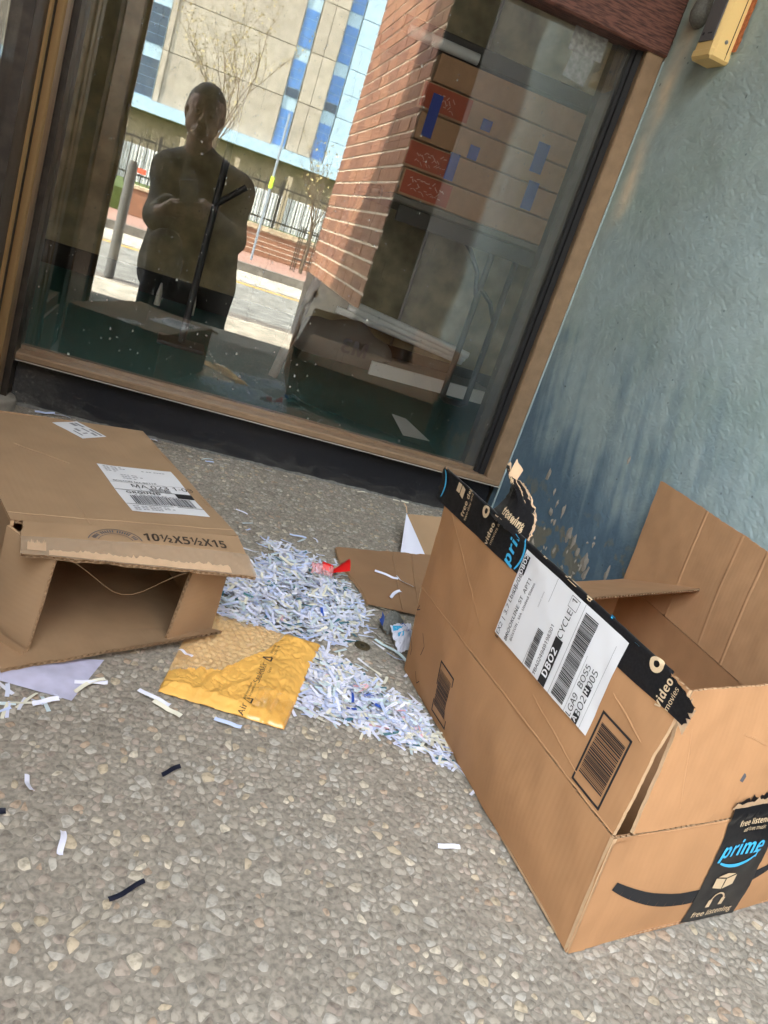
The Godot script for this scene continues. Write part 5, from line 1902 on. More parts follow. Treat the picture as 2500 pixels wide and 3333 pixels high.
# ------------------------------------------------------------------ the smaller carton on its side
func carton() -> void:
	var U := Vector3(-0.932, 0, 0.3616)
	var V := Vector3(-0.3616, 0, -0.932)
	var FR := Vector3(0.149, 0.0035, 0.807)
	var FL := FR + U * 0.267
	var BR := FR + V * 0.381
	var BL := FL + V * 0.381
	var T := Vector3(0, 0.1365, 0)
	var b := thing("open_carton", "smaller brown carton lying on its side with its open end to the viewer", "box", Vector3(-0.03, 0, 0.68))
	var top := panel(FL + T, FR + T, BR + T, BL + T, -0.0025, 0.0014, 21)
	var tp := card(b, "top_panel", top, 0.0036, 0, 40, 40)
	card(b, "side_panel", panel(FR, BR, BR + T, FR + T, -0.002, 0.0012, 22), 0.0036, 0, 30, 10)
	card(b, "side_panel", panel(BL, FL, FL + T, BL + T, 0.002, 0.0012, 23), 0.0036, 0, 30, 10)
	card(b, "end_panel", panel(BR, BL, BL + T, BR + T, 0.001, 0.0010, 24), 0.0036, 0, 20, 10)
	card(b, "bottom_panel", panel(BL, BR, FR, FL, 0.0, 0.0006, 25), 0.0036, 1, 20, 20)
	# flaps round the open end
	var tf := panel(FL + T + (FR - FL) * 0.045, FR + T, Vector3(0.1715, 0.122, 0.876), Vector3(-0.077, 0.136, 0.968), 0.0025, 0.0016, 26)
	# outward is up: first two corners swapped
	tf = panel(Vector3(-0.077, 0.136, 0.968), Vector3(0.1715, 0.122, 0.876), FR + T, FL + T + (FR - FL) * 0.045, 0.0025, 0.0016, 26)
	var flap := card(b, "top_flap", tf, 0.0036, 0, 60, 12, [0.003, 0.0008, 0.0030, 0.0])
	flap.set_meta("label", "top flap with a torn taped border and a printed size")
	var bf := panel(FL + Vector3(0, 0.0005, 0), FR + Vector3(0, 0.0005, 0), Vector3(0.158, 0.0190, 0.838), Vector3(-0.072, 0.0045, 0.978), 0.001, 0.0012, 27)
	card(b, "bottom_flap", bf, 0.0036, 0, 40, 10, [0, 0.0008, 0, 0.0014])
	var rf := panel(Vector3(0.091, 0.0085, 0.869), FR + Vector3(0, 0.004, 0), FR + T + Vector3(0, -0.004, 0), Vector3(0.100, 0.130, 0.885), 0.003, 0.0012, 28)
	card(b, "side_flap", rf, 0.0036, 1, 14, 14, [0.0006, 0, 0.0012, 0.0008])
	var lf := panel(FL + Vector3(-0.002, 0.004, 0.002), Vector3(-0.055, 0.0085, 0.940), Vector3(-0.046, 0.132, 0.955), FL + T + Vector3(-0.002, -0.006, 0.002), 0.004, 0.0012, 29)
	var lfc := card(b, "side_flap", lf, 0.0036, 1, 14, 14, [0, 0.0006, 0.0012, 0.0008])
	var s := S()
	sheet(s, func(u, v): return pt(lf, u * 1.03, -0.03 + v * 0.16 * (1.0 - 0.4 * u), 0.0028 + 0.004 * u), 12, 6)
	put("torn_ply", s, M.kraft, lfc)
	# clear packing tape along the top flap's border
	s = S()
	sheet(s, func(u, v): return pt(tf, u * 1.01 - 0.004, lerpf(-0.02, 0.52, v) + 0.01 * noise.get_noise_2d(u * 700, 5), 0.0010 + 0.0006 * noise.get_noise_2d(u * 3000, v * 900)), 80, 8)
	put("clear_tape", s, M.clear_tape, flap)
	s = S()
	for e in [[0.02, 0.16, 0.07, 0.03], [0.10, 0.06, 0.78, 0.018]]:
		sheet(s, func(u, v):
			var w: float = e[3] * (0.6 + 0.6 * absf(noise.get_noise_2d(u * 2200 + e[0] * 900, 61)))
			return pt(tf, e[0] + (e[2]) * u, -0.06 + e[1] + (w / 0.07) * v * 0.8, 0.0016), 90, 3)
	put("torn_ply", s, M.kraft_torn, flap)
	var of := on(tf, 0.0007)
	s = S()
	var LXf: float = tf.lx
	var LYf: float = tf.ly
	write(s, of, "10½X5½X15", Vector2(LXf * 0.705, LYf * 0.72), 0.0215, 0.0, true, 0.86)
	put("printed_size", s, M.ink_brown, flap)
	s = S()
	var sc := Vector2(LXf * 0.375, LYf * 0.42)
	var half := func(q): return q.y > LYf * 0.53
	ink_arc(s, of, sc + Vector2(0, 0.004), 0.031, 0.25, PI - 0.25, 0.0011, 24)
	ink_arc(s, of, sc + Vector2(0, 0.004), 0.0205, 0.35, PI - 0.35, 0.0008, 24)
	for k in 22:
		var a := 0.42 + (PI - 0.84) * k / 21.0
		var p := sc + Vector2(0, 0.004) + Vector2(cos(a), sin(a)) * 0.0258
		if k % 7 != 3:
			ink_line(s, of, p - Vector2(cos(a), sin(a)) * 0.0026, p + Vector2(cos(a), sin(a)) * 0.0026, 0.0016)
	put("printed_stamp", s, M.ink_soft, flap)
	# loose glass fibre of the tape
	s = S()
	var fib := []
	for k in 13:
		var t := k / 12.0
		var p := Vector3(-0.035, 0.140, 0.955).lerp(Vector3(0.088, 0.128, 0.910), t)
		fib.append(p + Vector3(0, -0.030 * sin(PI * t) + 0.004 * sin(9 * t), 0.012))
	tube(s, fib, 0.0002, 5)
	put("fibre", s, M.kraft_inside, flap)
	for e in [[0.0, 0.020, 0.267, 0.016], [0.085, 0.003, 0.082, 0.060], [0.05, 0.25, 0.11, 0.20]]:
		crease(tp, top, Vector2(e[0], e[1]), Vector2(e[2], e[3]), 0.0024, M.kraft, 0.0008)
	# labels on the top
	var lab_pt := func(a: Vector2, bb: Vector2, c: Vector2, d: Vector2, off: float) -> Callable:
		return func(x: float, y: float) -> Vector3:
			var q := a.lerp(bb, x).lerp(d.lerp(c, x), y)
			# height of the panel under it
			var w := Vector3(q.x, 0, q.y) - Vector3(FL.x, 0, FL.z)
			return pt(top, w.dot(-U) / 0.267, w.dot(V) / 0.381, off)
	var TL := Vector2(-0.038, 0.656)
	var TR := Vector2(0.060, 0.622)
	var BRc := Vector2(0.114, 0.766)
	var BLc := Vector2(0.019, 0.799)
	s = S()
	sheet(s, func(u, v): return lab_pt.call(TL, TR, BRc, BLc, 0.0007).call(u, v + (0.006 * noise.get_noise_2d(u * 2000, 6) if v > 0.99 else 0.0)), 16, 16, true)
	var lab := put("label", s, M.label, tp)
	lab.set_meta("label", "white shipping label on the carton's top")
	var base: Callable = lab_pt.call(TL, TR, BRc, BLc, 0.0012)
	var fm := func(x: float, y: float) -> Vector3: return base.call(x / 0.1, -y / 0.153)
	s = S()
	write(s, fm, "MA 023 1-03", Vector2(0.0665, -0.067), 0.0150, 0.0, false, 1.0)
	write(s, fm, "BOSTON MA 02118", Vector2(0.034, -0.054), 0.0066)
	write(s, fm, "GROUND", Vector2(0.034, -0.090), 0.0105, 0.0, true)
	ink_rect(s, fm, 0.0, -0.0838, 0.1, -0.0826)
	ink_rect(s, fm, 0.0, -0.1305, 0.1, -0.1293)
	ink_rect(s, fm, 0.0, -0.0594, 0.1, -0.0590)
	ink_rect(s, fm, 0.034, -0.083, 0.0344, -0.059)
	ink_rect(s, fm, 0.077, -0.0985, 0.1, -0.084)
	put("lettering", s, M.ink, lab)
	s = S()
	for r in [[0.006, 0.030, 0.005], [0.006, 0.034, 0.010], [0.006, 0.026, 0.015], [0.006, 0.018, 0.020], [0.022, 0.045, 0.030], [0.022, 0.050, 0.036], [0.022, 0.040, 0.042], [0.055, 0.085, 0.012], [0.020, 0.075, 0.097], [0.006, 0.050, 0.135], [0.006, 0.056, 0.140], [0.006, 0.040, 0.145]]:
		var q: float = r[0]
		while q < r[1]:
			ink_rect(s, fm, q, -r[2] - 0.0022, q + 0.0032, -r[2])
			q += 0.0040 if int(q * 3000) % 5 != 0 else 0.0062
	put("small_print", s, M.ink_grey, lab)
	s = S()
	bars(s, fm, 0.046, 0.074, -0.0818, -0.0728, 0.0005, 31)
	put("barcode", s, M.ink_soft, lab)
	s = S()
	bars(s, fm, 0.013, 0.092, -0.1275, -0.1005, 0.00055, 32)
	put("barcode", s, M.ink_soft, lab)
	var base2: Callable = lab_pt.call(Vector2(-0.115, 0.525), Vector2(-0.085, 0.489), Vector2(-0.037, 0.530), Vector2(-0.067, 0.564), 0.0007)
	s = S()
	sheet(s, func(u, v): return base2.call(u, v), 6, 6, true)
	var lab2 := put("label", s, M.label, tp)
	lab2.set_meta("label", "small white sticker near the carton's far edge")
	s = S()
	var base3: Callable = lab_pt.call(Vector2(-0.115, 0.525), Vector2(-0.085, 0.489), Vector2(-0.037, 0.530), Vector2(-0.067, 0.564), 0.0012)
	var f3 := func(x: float, y: float) -> Vector3: return base3.call(x, y)
	for r in [[0.55, 0.70, 0.10, 0.30], [0.75, 0.85, 0.10, 0.40], [0.30, 0.42, 0.45, 0.62], [0.60, 0.68, 0.45, 0.70], [0.15, 0.22, 0.55, 0.85], [0.32, 0.50, 0.72, 0.78], [0.60, 0.72, 0.75, 0.93], [0.80, 0.90, 0.55, 0.95]]:
		ink_rect(s, f3, r[0], r[2], r[1], r[3])
	put("small_print", s, M.ink_grey, lab2)

# ------------------------------------------------------------------ the torn padded envelope
func mailer() -> void:
	var A := Vector3(0.135, 0, 0.748)
	var B := Vector3(0.301, 0, 0.790)
	var C := Vector3(0.228, 0, 1.000)
	var D := Vector3(0.088, 0, 0.964)
	var flat := func(u: float, v: float) -> Vector3: return A.lerp(B, u).lerp(D.lerp(C, u), v)
	var torn := func(u: float) -> float:
		var P := [[-0.1, 0.86], [0.0, 0.80], [0.1, 0.775], [0.185, 0.735], [0.37, 0.69], [0.47, 0.53], [0.62, 0.33], [0.70, 0.13], [0.73, 0.0], [1.2, 0.0]]
		for k in P.size() - 1:
			if u <= P[k + 1][0]:
				var t: float = (u - P[k][0]) / (P[k + 1][0] - P[k][0])
				return lerpf(P[k][1], P[k + 1][1], t) + (0.012 * noise.get_noise_2d(u * 9000, 2) + 0.02 * noise.get_noise_2d(u * 2500, 9) if u < 0.70 else 0.0)
		return 0.0
	var puff := func(u: float, v: float) -> float:
		var e := clampf(minf(minf(u, 1 - u) * 9, minf(v, 1 - v) * 11), 0, 1)
		var h := 0.0025 + 0.0085 * sqrt(e)
		h += 0.0020 * noise.get_noise_2d(u * 330, v * 330) * e
		h -= 0.0016 * (1.0 - 3.0 * minf(0.33, absf(noise.get_noise_2d(u * 620 + 90, v * 800)))) * e
		# sharp creases
		for c in [[0.28, 0.95, 0.36, 0.75, 0.05], [0.36, 0.98, 0.60, 0.72, 0.05], [0.62, 0.80, 0.98, 0.70, 0.05], [0.80, 0.08, 1.0, 0.16, 0.05], [0.83, 1.0, 0.86, 0.62, 0.03], [0.0, 0.93, 0.84, 0.94, 0.03]]:
			var a := Vector2(c[0], c[1])
			var d := Vector2(c[2], c[3]) - a
			var t := clampf((Vector2(u, v) - a).dot(d) / d.length_squared(), 0, 1)
			var dist := (Vector2(u, v) - a - d * t).length()
			h += 0.0022 * maxf(0, 1 - dist / c[4]) * (1 if int(c[0] * 100) % 2 == 0 else -1)
		return h
	var m := thing("padded_envelope", "torn yellow padded envelope lying on the shredded paper", "envelope", Vector3(0.19, 0, 0.88))
	var s := S()
	sheet(s, func(u, v): return flat.call(u, v) + Vector3(0, 0.0025 + 0.001 * noise.get_noise_2d(u * 500, v * 500), 0), 24, 24, true)
	put("back_sheet", s, M.mailer, m)
	s = S()
	sheet(s, func(u, v):
		var t: float = torn.call(u)
		var w := lerpf(t, 1.0 + 0.004 * noise.get_noise_2d(u * 900, 3), v)
		return flat.call(u, w) + Vector3(0, puff.call(u, w), 0), 110, 80, true)
	var fr := put("front_sheet", s, M.mailer, m)
	# bubble lining laid bare
	s = S()
	sheet(s, func(u, v):
		var t: float = minf(torn.call(u) + 0.07, 0.97) if u < 0.70 else 0.16
		var w := lerpf(0.0, t, v)
		var q: Vector3 = flat.call(u, w)
		var h: float = puff.call(u, w) - 0.0035
		# domes on a staggered lattice, 11 mm apart
		var gx: float = (u * 0.165) / 0.0108
		var gy := (w * 0.215) / 0.0094
		gx += 0.5 * (int(floor(gy)) % 2)
		var d := Vector2(gx - floor(gx) - 0.5, gy - floor(gy) - 0.5)
		h += 0.0022 * sqrt(maxf(0, 1 - d.length_squared() / 0.13)) * (0.7 + 0.3 * noise.get_noise_2d(floor(gx) * 90, floor(gy) * 90))
		return q + Vector3(0, maxf(0.003, h), 0), 150, 170, true)
	put("bubble_lining", s, M.bubble, m)
	s = S()
	sheet(s, func(u, v):
		var uu: float = 0.02 + u * 0.68
		var w: float = torn.call(uu) - 0.014 * v - 0.010 * absf(noise.get_noise_2d(uu * 7000, 55)) * v
		return flat.call(uu, w) + Vector3(0, puff.call(uu, w) + 0.0006 * v - 0.0012 * v * v, 0), 140, 2)
	put("torn_edge", s, M.kraft_torn, fr)
	var fm := func(x: float, y: float) -> Vector3: return flat.call(x / 0.165, -y / 0.215) + Vector3(0, puff.call(x / 0.165, -y / 0.215) + 0.0007, 0)
	s = S()
	var up := PI / 2
	write(s, fm, "SealedAir", Vector2(0.1085, -0.1270), 0.0110, up)
	write(s, fm, "Air", Vector2(0.1065, -0.2080), 0.0110, up)
	write(s, fm, "80% Recycled Paper", Vector2(0.1035, -0.1725), 0.0038, up)
	write(s, fm, "50% Recycled Material", Vector2(0.1085, -0.1735), 0.0038, up)
	write(s, fm, "80% Recycled", Vector2(0.1110, -0.0620), 0.0040, up)
	write(s, fm, "50% Recycled", Vector2(0.1160, -0.0620), 0.0040, up)
	write(s, fm, "Cares", Vector2(0.1180, -0.1160), 0.0050, up)
	for e in [Vector2(0.1090, -0.0900), Vector2(0.1080, -0.1925)]:
		ink_line(s, fm, e + Vector2(0.0055, -0.004), e + Vector2(0.0055, 0.006), 0.0022)
		ink_line(s, fm, e + Vector2(0.0055, 0.006), e + Vector2(-0.006, 0.001), 0.0018)
		ink_line(s, fm, e + Vector2(-0.006, 0.001), e + Vector2(0.0055, -0.004), 0.0018)
	put("lettering", s, M.ink_brown, fr)
	s = S()
	sheet(s, func(u, v): return flat.call(lerpf(0.70, 1.0, u), lerpf(0.75, 1.0, v)) + Vector3(0, puff.call(lerpf(0.70, 1.0, u), lerpf(0.75, 1.0, v)) + 0.0012, 0), 20, 20, true)
	var cl := StandardMaterial3D.new()
	cl.albedo_color = Color(0.9, 0.75, 0.4, 0.10)
	cl.transparency = BaseMaterial3D.TRANSPARENCY_ALPHA
	cl.roughness = 0.12
	put("clear_tape", s, cl, fr)

# ------------------------------------------------------------------ other litter
func litter() -> void:
	# torn cardboard sheet with a bent-up end and a white peeled corner
	var c := thing("cardboard_sheet", "flat torn brown cardboard sheet on the floor beside the delivery box", "cardboard", Vector3(0.48, 0, 0.5))
	var P := panel(Vector3(0.401, 0.0045, 0.632), Vector3(0.545, 0.004, 0.640), Vector3(0.610, 0.012, 0.355), Vector3(0.379, 0.004, 0.416), 0.002, 0.0012, 41)
	P.n = Vector3.UP
	var s := S()
	sheet(s, func(u, v):
		var w := Vector2(u + (0.02 * sin(v * 7) + 0.010 * noise.get_noise_2d(v * 2600, 1)) * (1 - u), v + 0.010 * noise.get_noise_2d(u * 1500, 8) * v)
		return pt(P, w.x, w.y, 0.002), 30, 30)
	var sh := put("sheet", s, M.kraft_brown, c)
	s = S()
	sheet(s, func(u, v): return pt(P, -0.002 + u * 0.02 + (0.02 * sin(v * 7) + 0.010 * noise.get_noise_2d(v * 2600, 1)), v, 0.002 - 0.004 * (1 - u)), 2, 30)
	put("cut_edge", s, M.kraft_edge, sh)
	s = S()
	for e in [[0.42, 0.0, 0.52, 1.0], [0.62, 0.0, 0.70, 0.9]]:
		sheet(s, func(u, v): return pt(P, lerpf(e[0], e[2], v) + (u - 0.5) * 0.02, lerpf(0.02, 0.97, v), 0.0023 + 0.0012 * sin(PI * u)), 4, 16)
	put("crease", s, M.kraft_brown, sh)
	s = S()
	var bend := panel(Vector3(0.572, 0.006, 0.372), Vector3(0.70, 0.006, 0.350), Vector3(0.655, 0.060, 0.240), Vector3(0.548, 0.052, 0.262), 0.0, 0.0008, 42)
	sheet(s, func(u, v): return pt(bend, u, v), 10, 10)
	var be := put("bent_end", s, M.kraft, c)
	be.set_meta("label", "bent-up lighter end of the cardboard sheet")
	s = S()
	sheet(s, func(u, v): return pt(bend, u, v, -0.003), 10, 10, true)
	sheet(s, func(u, v): return pt(bend, u, 1.0, -0.003 * v), 10, 1)
	sheet(s, func(u, v): return pt(bend, 0.0, u, -0.003 * v), 10, 1)
	put("underside", s, M.kraft_inside, be)
	s = S()
	sheet(s, func(u, v):
		var a := Vector3(0.545, 0.054, 0.262)
		var d := Vector3(0.575, 0.009, 0.368)
		var e := Vector3(0.520, 0.006, 0.376)
		var q := a.lerp(d.lerp(e, u), v)
		return q + Vector3(-0.4, 0.5, 0.4) * 0.010 * sin(PI * u) * v, 12, 14)
	put("peeled_liner", s, M.paper, c).set_meta("label", "white peeled corner curling off the cardboard")
	s = S()
	tube(s, [Vector3(0.546, 0.054, 0.262), Vector3(0.543, 0.064, 0.256), Vector3(0.536, 0.070, 0.254)], 0.0012, 5)
	put("torn_thread", s, M.kraft_torn, c)

	# lilac sheet under the carton
	s = S()
	var Q := panel(Vector3(-0.085, 0.0013, 0.985), Vector3(0.002, 0.0016, 1.004), Vector3(0.026, 0.0022, 0.918), Vector3(-0.09, 0.0013, 0.94), 0.004, 0.0008, 43)
	Q.n = Vector3.UP
	sheet(s, func(u, v): return pt(Q, u, v), 24, 16)
	tag(put("lilac_sheet", s, M.paper_lilac), "creased pale lilac sheet of paper poking out under the smaller carton", "paper")

	# crumpled packet by the delivery box
	var pk := thing("crumpled_packet", "crumpled silver packet with a blue and white print by the delivery box", "packet", Vector3(0.43, 0, 0.73))
	s = S()
	sheet(s, func(u, v):
		var a := Vector3(0.415, 0.004, 0.722).lerp(Vector3(0.452, 0.006, 0.690), u)
		var b := Vector3(0.405, 0.012, 0.700).lerp(Vector3(0.440, 0.022, 0.672), u)
		return a.lerp(b, v) + Vector3(0, 0.010 * sin(PI * u) + 0.004 * noise.get_noise_2d(u * 400, v * 300), 0), 14, 10)
	put("foil", s, M.grey_metal, pk)
	s = S()
	var front_pt := func(u: float, v: float) -> Vector3:
		var a := Vector3(0.421, 0.003, 0.770).lerp(Vector3(0.452, 0.003, 0.748), u)
		var b := Vector3(0.412, 0.022, 0.726).lerp(Vector3(0.450, 0.024, 0.706), u)
		return a.lerp(b, v) + Vector3(0, 0.010 * sin(PI * u) * sin(PI * v) + 0.005 * noise.get_noise_2d(u * 500 + 9, v * 500), 0)
	sheet(s, front_pt, 16, 16)
	var pf := put("front", s, M.paper, pk)
	var fp := func(x: float, y: float) -> Vector3: return front_pt.call(x, y) + Vector3(-0.3, 0.8, 0.5) * 0.0012
	s = S()
	ink_poly(s, fp, PackedVector2Array([Vector2(0.05, 0.75), Vector2(0.45, 0.62), Vector2(0.50, 0.78), Vector2(0.10, 0.95)]))
	ink_poly(s, fp, PackedVector2Array([Vector2(0.15, 0.45), Vector2(0.40, 0.40), Vector2(0.42, 0.52), Vector2(0.2, 0.6)]))
	put("print", s, M.tape_cyan, pf)
	s = S()
	ink_poly(s, fp, PackedVector2Array([Vector2(0.45, 0.95), Vector2(0.60, 0.96), Vector2(0.88, 0.55), Vector2(0.72, 0.48)]))
	put("print", s, M.paper_royal, pf)
	s = S()
	sheet(s, func(u, v): return Vector3(0.405, 0.014, 0.716).lerp(Vector3(0.413, 0.018, 0.694), u) + Vector3(-0.008 * v, 0.010 * v, 0.006 * v * sin(3 * u)), 5, 5)
	put("corner", s, M.paper_royal, pk)

	# red wrapper
	var rw := thing("red_wrapper", "crumpled clear and red sweet wrapper on the shredded paper", "wrapper", Vector3(0.34, 0, 0.57))
	s = S()
	sheet(s, func(u, v): return Vector3(0.312, 0.018, 0.568).lerp(Vector3(0.346, 0.020, 0.576), u) + Vector3(0.0, 0.012 * sin(PI * v) + 0.008 * noise.get_noise_2d(u * 900, v * 900), 0.016 * v - 0.008), 16, 10)
	var cw := StandardMaterial3D.new()
	cw.albedo_color = Color(0.95, 0.62, 0.62, 0.38)
	cw.transparency = BaseMaterial3D.TRANSPARENCY_ALPHA
	cw.roughness = 0.3
	put("film", s, cw, rw)
	var red := StandardMaterial3D.new()
	red.albedo_color = lin(0.62, 0.012, 0.012)
	red.roughness = 0.3
	s = S()
	sheet(s, func(u, v): return Vector3(0.345, 0.022, 0.572).lerp(Vector3(0.372, 0.034, 0.562), u) + Vector3(0, 0.012 * sin(PI * v) * u, (v - 0.5) * 0.030 * (0.3 + u)), 8, 8)
	sheet(s, func(u, v): return Vector3(0.328, 0.026, 0.570).lerp(Vector3(0.345, 0.024, 0.572), u) + Vector3(0, 0.010 * sin(PI * v), (v - 0.5) * 0.016), 8, 8)
	put("twist", s, red, rw)

	# tarnished coin
	s = S()
	lathe(s, Vector3(0.368, 0.0005, 0.765), [Vector2(0.0, 0.0), Vector2(0.0115, 0.0), Vector2(0.0120, 0.0006), Vector2(0.0118, 0.0016), Vector2(0.0108, 0.0017), Vector2(0.0104, 0.0013), Vector2(0.0, 0.0013)], Basis(), 28)
	var cm := mat("coin", lin(0.11, 0.085, 0.045), 0.45, M.stone.albedo_texture, 50.0)
	cm.metallic = 0.5
	tag(put("coin", s, cm), "tarnished green brown coin on the floor by the shredded paper", "coin")

# ------------------------------------------------------------------ shredded paper
# a strip of len x wid lying along x, curling up; twist in turns
func strip_mesh(len: float, wid: float, curl: float, bend: float, twist: float, print_lines: int, seed_: int) -> ArrayMesh:
	var f := func(u: float, v: float) -> Vector3:
		var t := u - 0.5
		var a := twist * t * TAU
		var c := Vector3(t * len * (1 - 0.3 * absf(bend)), curl * len * (t * t * 4) * 0.30 + curl * 0.10 * len * sin(u * 9 + seed_), bend * len * (0.25 - t * t))
		var y := (v - 0.5) * wid
		return c + Vector3(0, sin(a) * y, cos(a) * y)
	var s := S()
	sheet(s, f, 7, 1, true)
	var m: ArrayMesh = s.commit()
	if print_lines > 0:
		s = S()
		var r := RandomNumberGenerator.new()
		r.seed = seed_
		for k in print_lines:
			var x := r.randf_range(0.08, 0.2)
			var y := (k + 0.6) / (print_lines + 0.2)
			while x < 0.9:
				var w := r.randf_range(0.03, 0.09)
				var q := []
				for e in [[x, y - 0.07], [x + w, y - 0.07], [x + w, y + 0.07], [x, y + 0.07]]:
					q.append(f.call(e[0], e[1]) + Vector3(0, 0.0003, 0))
				quad(s, q[0], q[3], q[2], q[1])
				x += w + 0.03
		s.commit(m)
	return m

func shreds() -> void:
	var r := RandomNumberGenerator.new()
	r.seed = 77
	var kinds := []
	for k in 14:
		kinds.append(strip_mesh(r.randf_range(0.015, 0.031), r.randf_range(0.0031, 0.0043), r.randf_range(-0.05, 0.16) if k % 3 != 0 else 0.01, r.randf_range(-0.15, 0.15), r.randf_range(-0.12, 0.12), k % 3 if k < 8 else 0, k + 3))
	var mats := [M.paper, M.paper, M.paper_blue, M.paper_cream, M.paper_mint, M.paper]
	var tints := [Color(0.78, 0.79, 0.90), Color(0.70, 0.72, 0.88), Color(0.56, 0.63, 0.87), Color(0.76, 0.73, 0.60), Color(0.58, 0.67, 0.70), Color(0.78, 0.78, 0.82), Color(0.70, 0.71, 0.80), Color(0.62, 0.66, 0.80)]
	var blobs := [PackedVector2Array([Vector2(0.246, 0.440), Vector2(0.31, 0.44), Vector2(0.355, 0.50), Vector2(0.385, 0.575), Vector2(0.405, 0.655), Vector2(0.375, 0.72), Vector2(0.345, 0.775), Vector2(0.25, 0.785), Vector2(0.15, 0.765), Vector2(0.13, 0.70), Vector2(0.19, 0.60), Vector2(0.235, 0.52)]),
		PackedVector2Array([Vector2(0.29, 0.78), Vector2(0.345, 0.835), Vector2(0.38, 0.87), Vector2(0.412, 0.89), Vector2(0.436, 0.97), Vector2(0.440, 1.035), Vector2(0.385, 1.000), Vector2(0.325, 0.975), Vector2(0.255, 0.965), Vector2(0.24, 0.93), Vector2(0.26, 0.84)]),
		PackedVector2Array([Vector2(-0.08, 0.985), Vector2(0.0, 1.0), Vector2(-0.02, 1.03), Vector2(-0.09, 1.05)])]
	var spots := []
	for k in 3700:
		var b := 0 if r.randf() < 0.58 else (1 if r.randf() < 0.93 else 2)
		var p := Vector2.ZERO
		var poly: PackedVector2Array = blobs[b]
		var inside := 0.0
		for tries in 30:
			p = Vector2(r.randf_range(-0.1, 0.46), r.randf_range(0.42, 1.06))
			if Geometry2D.is_point_in_polygon(p, poly):
				inside = INF
				for e in poly.size():
					inside = minf(inside, Geometry2D.get_closest_point_to_segment(p, poly[e], poly[(e + 1) % poly.size()]).distance_to(p))
				break
		if inside == 0.0:
			continue
		if r.randf() < 0.07:
			p += Vector2(r.randfn(0, 0.030), r.randfn(-0.012, 0.036))
			if p.x > 0.15 or p.y > 0.96:
				spots.append([p, 0.0014, 0.0])
			continue
		var thick := (0.30 + noise.get_noise_2d(p.x * 1400, p.y * 1400) * 0.9) 
		var room := clampf(inside / 0.045, 0, 1)
		if r.randf() > 0.25 + 0.9 * room + thick * 0.25:
			continue
		if b == 0 and p.y < 0.50 and r.randf() < 0.45:
			continue
		var h := 0.0012 + (0.0095 if b < 2 else 0.004) * room * pow(r.randf(), 0.8) * (0.75 + thick * 0.4)
		spots.append([p, h, room])
	var top := []
	for k in spots.size():
		top.append([spots[k][1] * 60 + spots[k][0].y * 0.9 + r.randf() * 0.3, k])
	top.sort_custom(func(a, b): return a[0] > b[0])
	var singles := {}
	for k in mini(260, top.size()):
		singles[top[k][1]] = true
	var rest := []
	var per := []
	for k in kinds.size():
		per.append([])
	for k in spots.size():
		var sp: Array = spots[k]
		var tilt: float = r.randf_range(-0.22, 0.22) * (0.3 + sp[2])
		var b := Basis(Vector3.UP, r.randf() * TAU) * Basis(Vector3(0, 0, 1), tilt) * Basis(Vector3(1, 0, 0), r.randf_range(-0.35, 0.35) * (0.2 + sp[2]))
		var t := Transform3D(b, Vector3(sp[0].x, sp[1] + absf(tilt) * 0.009, sp[0].y))
		var kd := r.randi() % kinds.size()
		if singles.has(k):
			var o := MeshInstance3D.new()
			o.name = numbered("paper_strip")
			o.mesh = kinds[kd]
			o.transform = t
			var q := r.randf()
			var mt: Material = mats[r.randi() % mats.size()]
			if q < 0.02:
				mt = M.paper_teal
			elif q < 0.035:
				mt = M.paper_royal
			elif q < 0.05:
				mt = M.paper_pink
			o.set_surface_override_material(0, mt)
			if kinds[kd].get_surface_count() > 1:
				o.set_surface_override_material(1, M.ink_grey)
			add_child(o)
			tag(o, "narrow pale strip of shredded paper lying on top of the heap", "paper strip", "strips on the heap of shredded paper")
		else:
			per[kd].append([t, tints[r.randi() % tints.size()] if r.randf() > 0.03 else Color(0.05, 0.15, 0.2)])
	# the rest of the heap: one object
	var s := S()
	for kd in kinds.size():
		var a: Array = kinds[kd].surface_get_arrays(0)
		for e in per[kd]:
			s.set_color(e[1])
			var t: Transform3D = e[0]
			for i in a[Mesh.ARRAY_VERTEX].size():
				s.set_normal(t.basis * a[Mesh.ARRAY_NORMAL][i])
				s.add_vertex(t * a[Mesh.ARRAY_VERTEX][i])
	var hm := StandardMaterial3D.new()
	hm.vertex_color_use_as_albedo = true
	hm.roughness = 0.75
	var heap := put("shredded_paper", s, hm)
	tag(heap, "heap of pale shredded paper spilled between the two boxes", "shredded paper", "", "stuff")
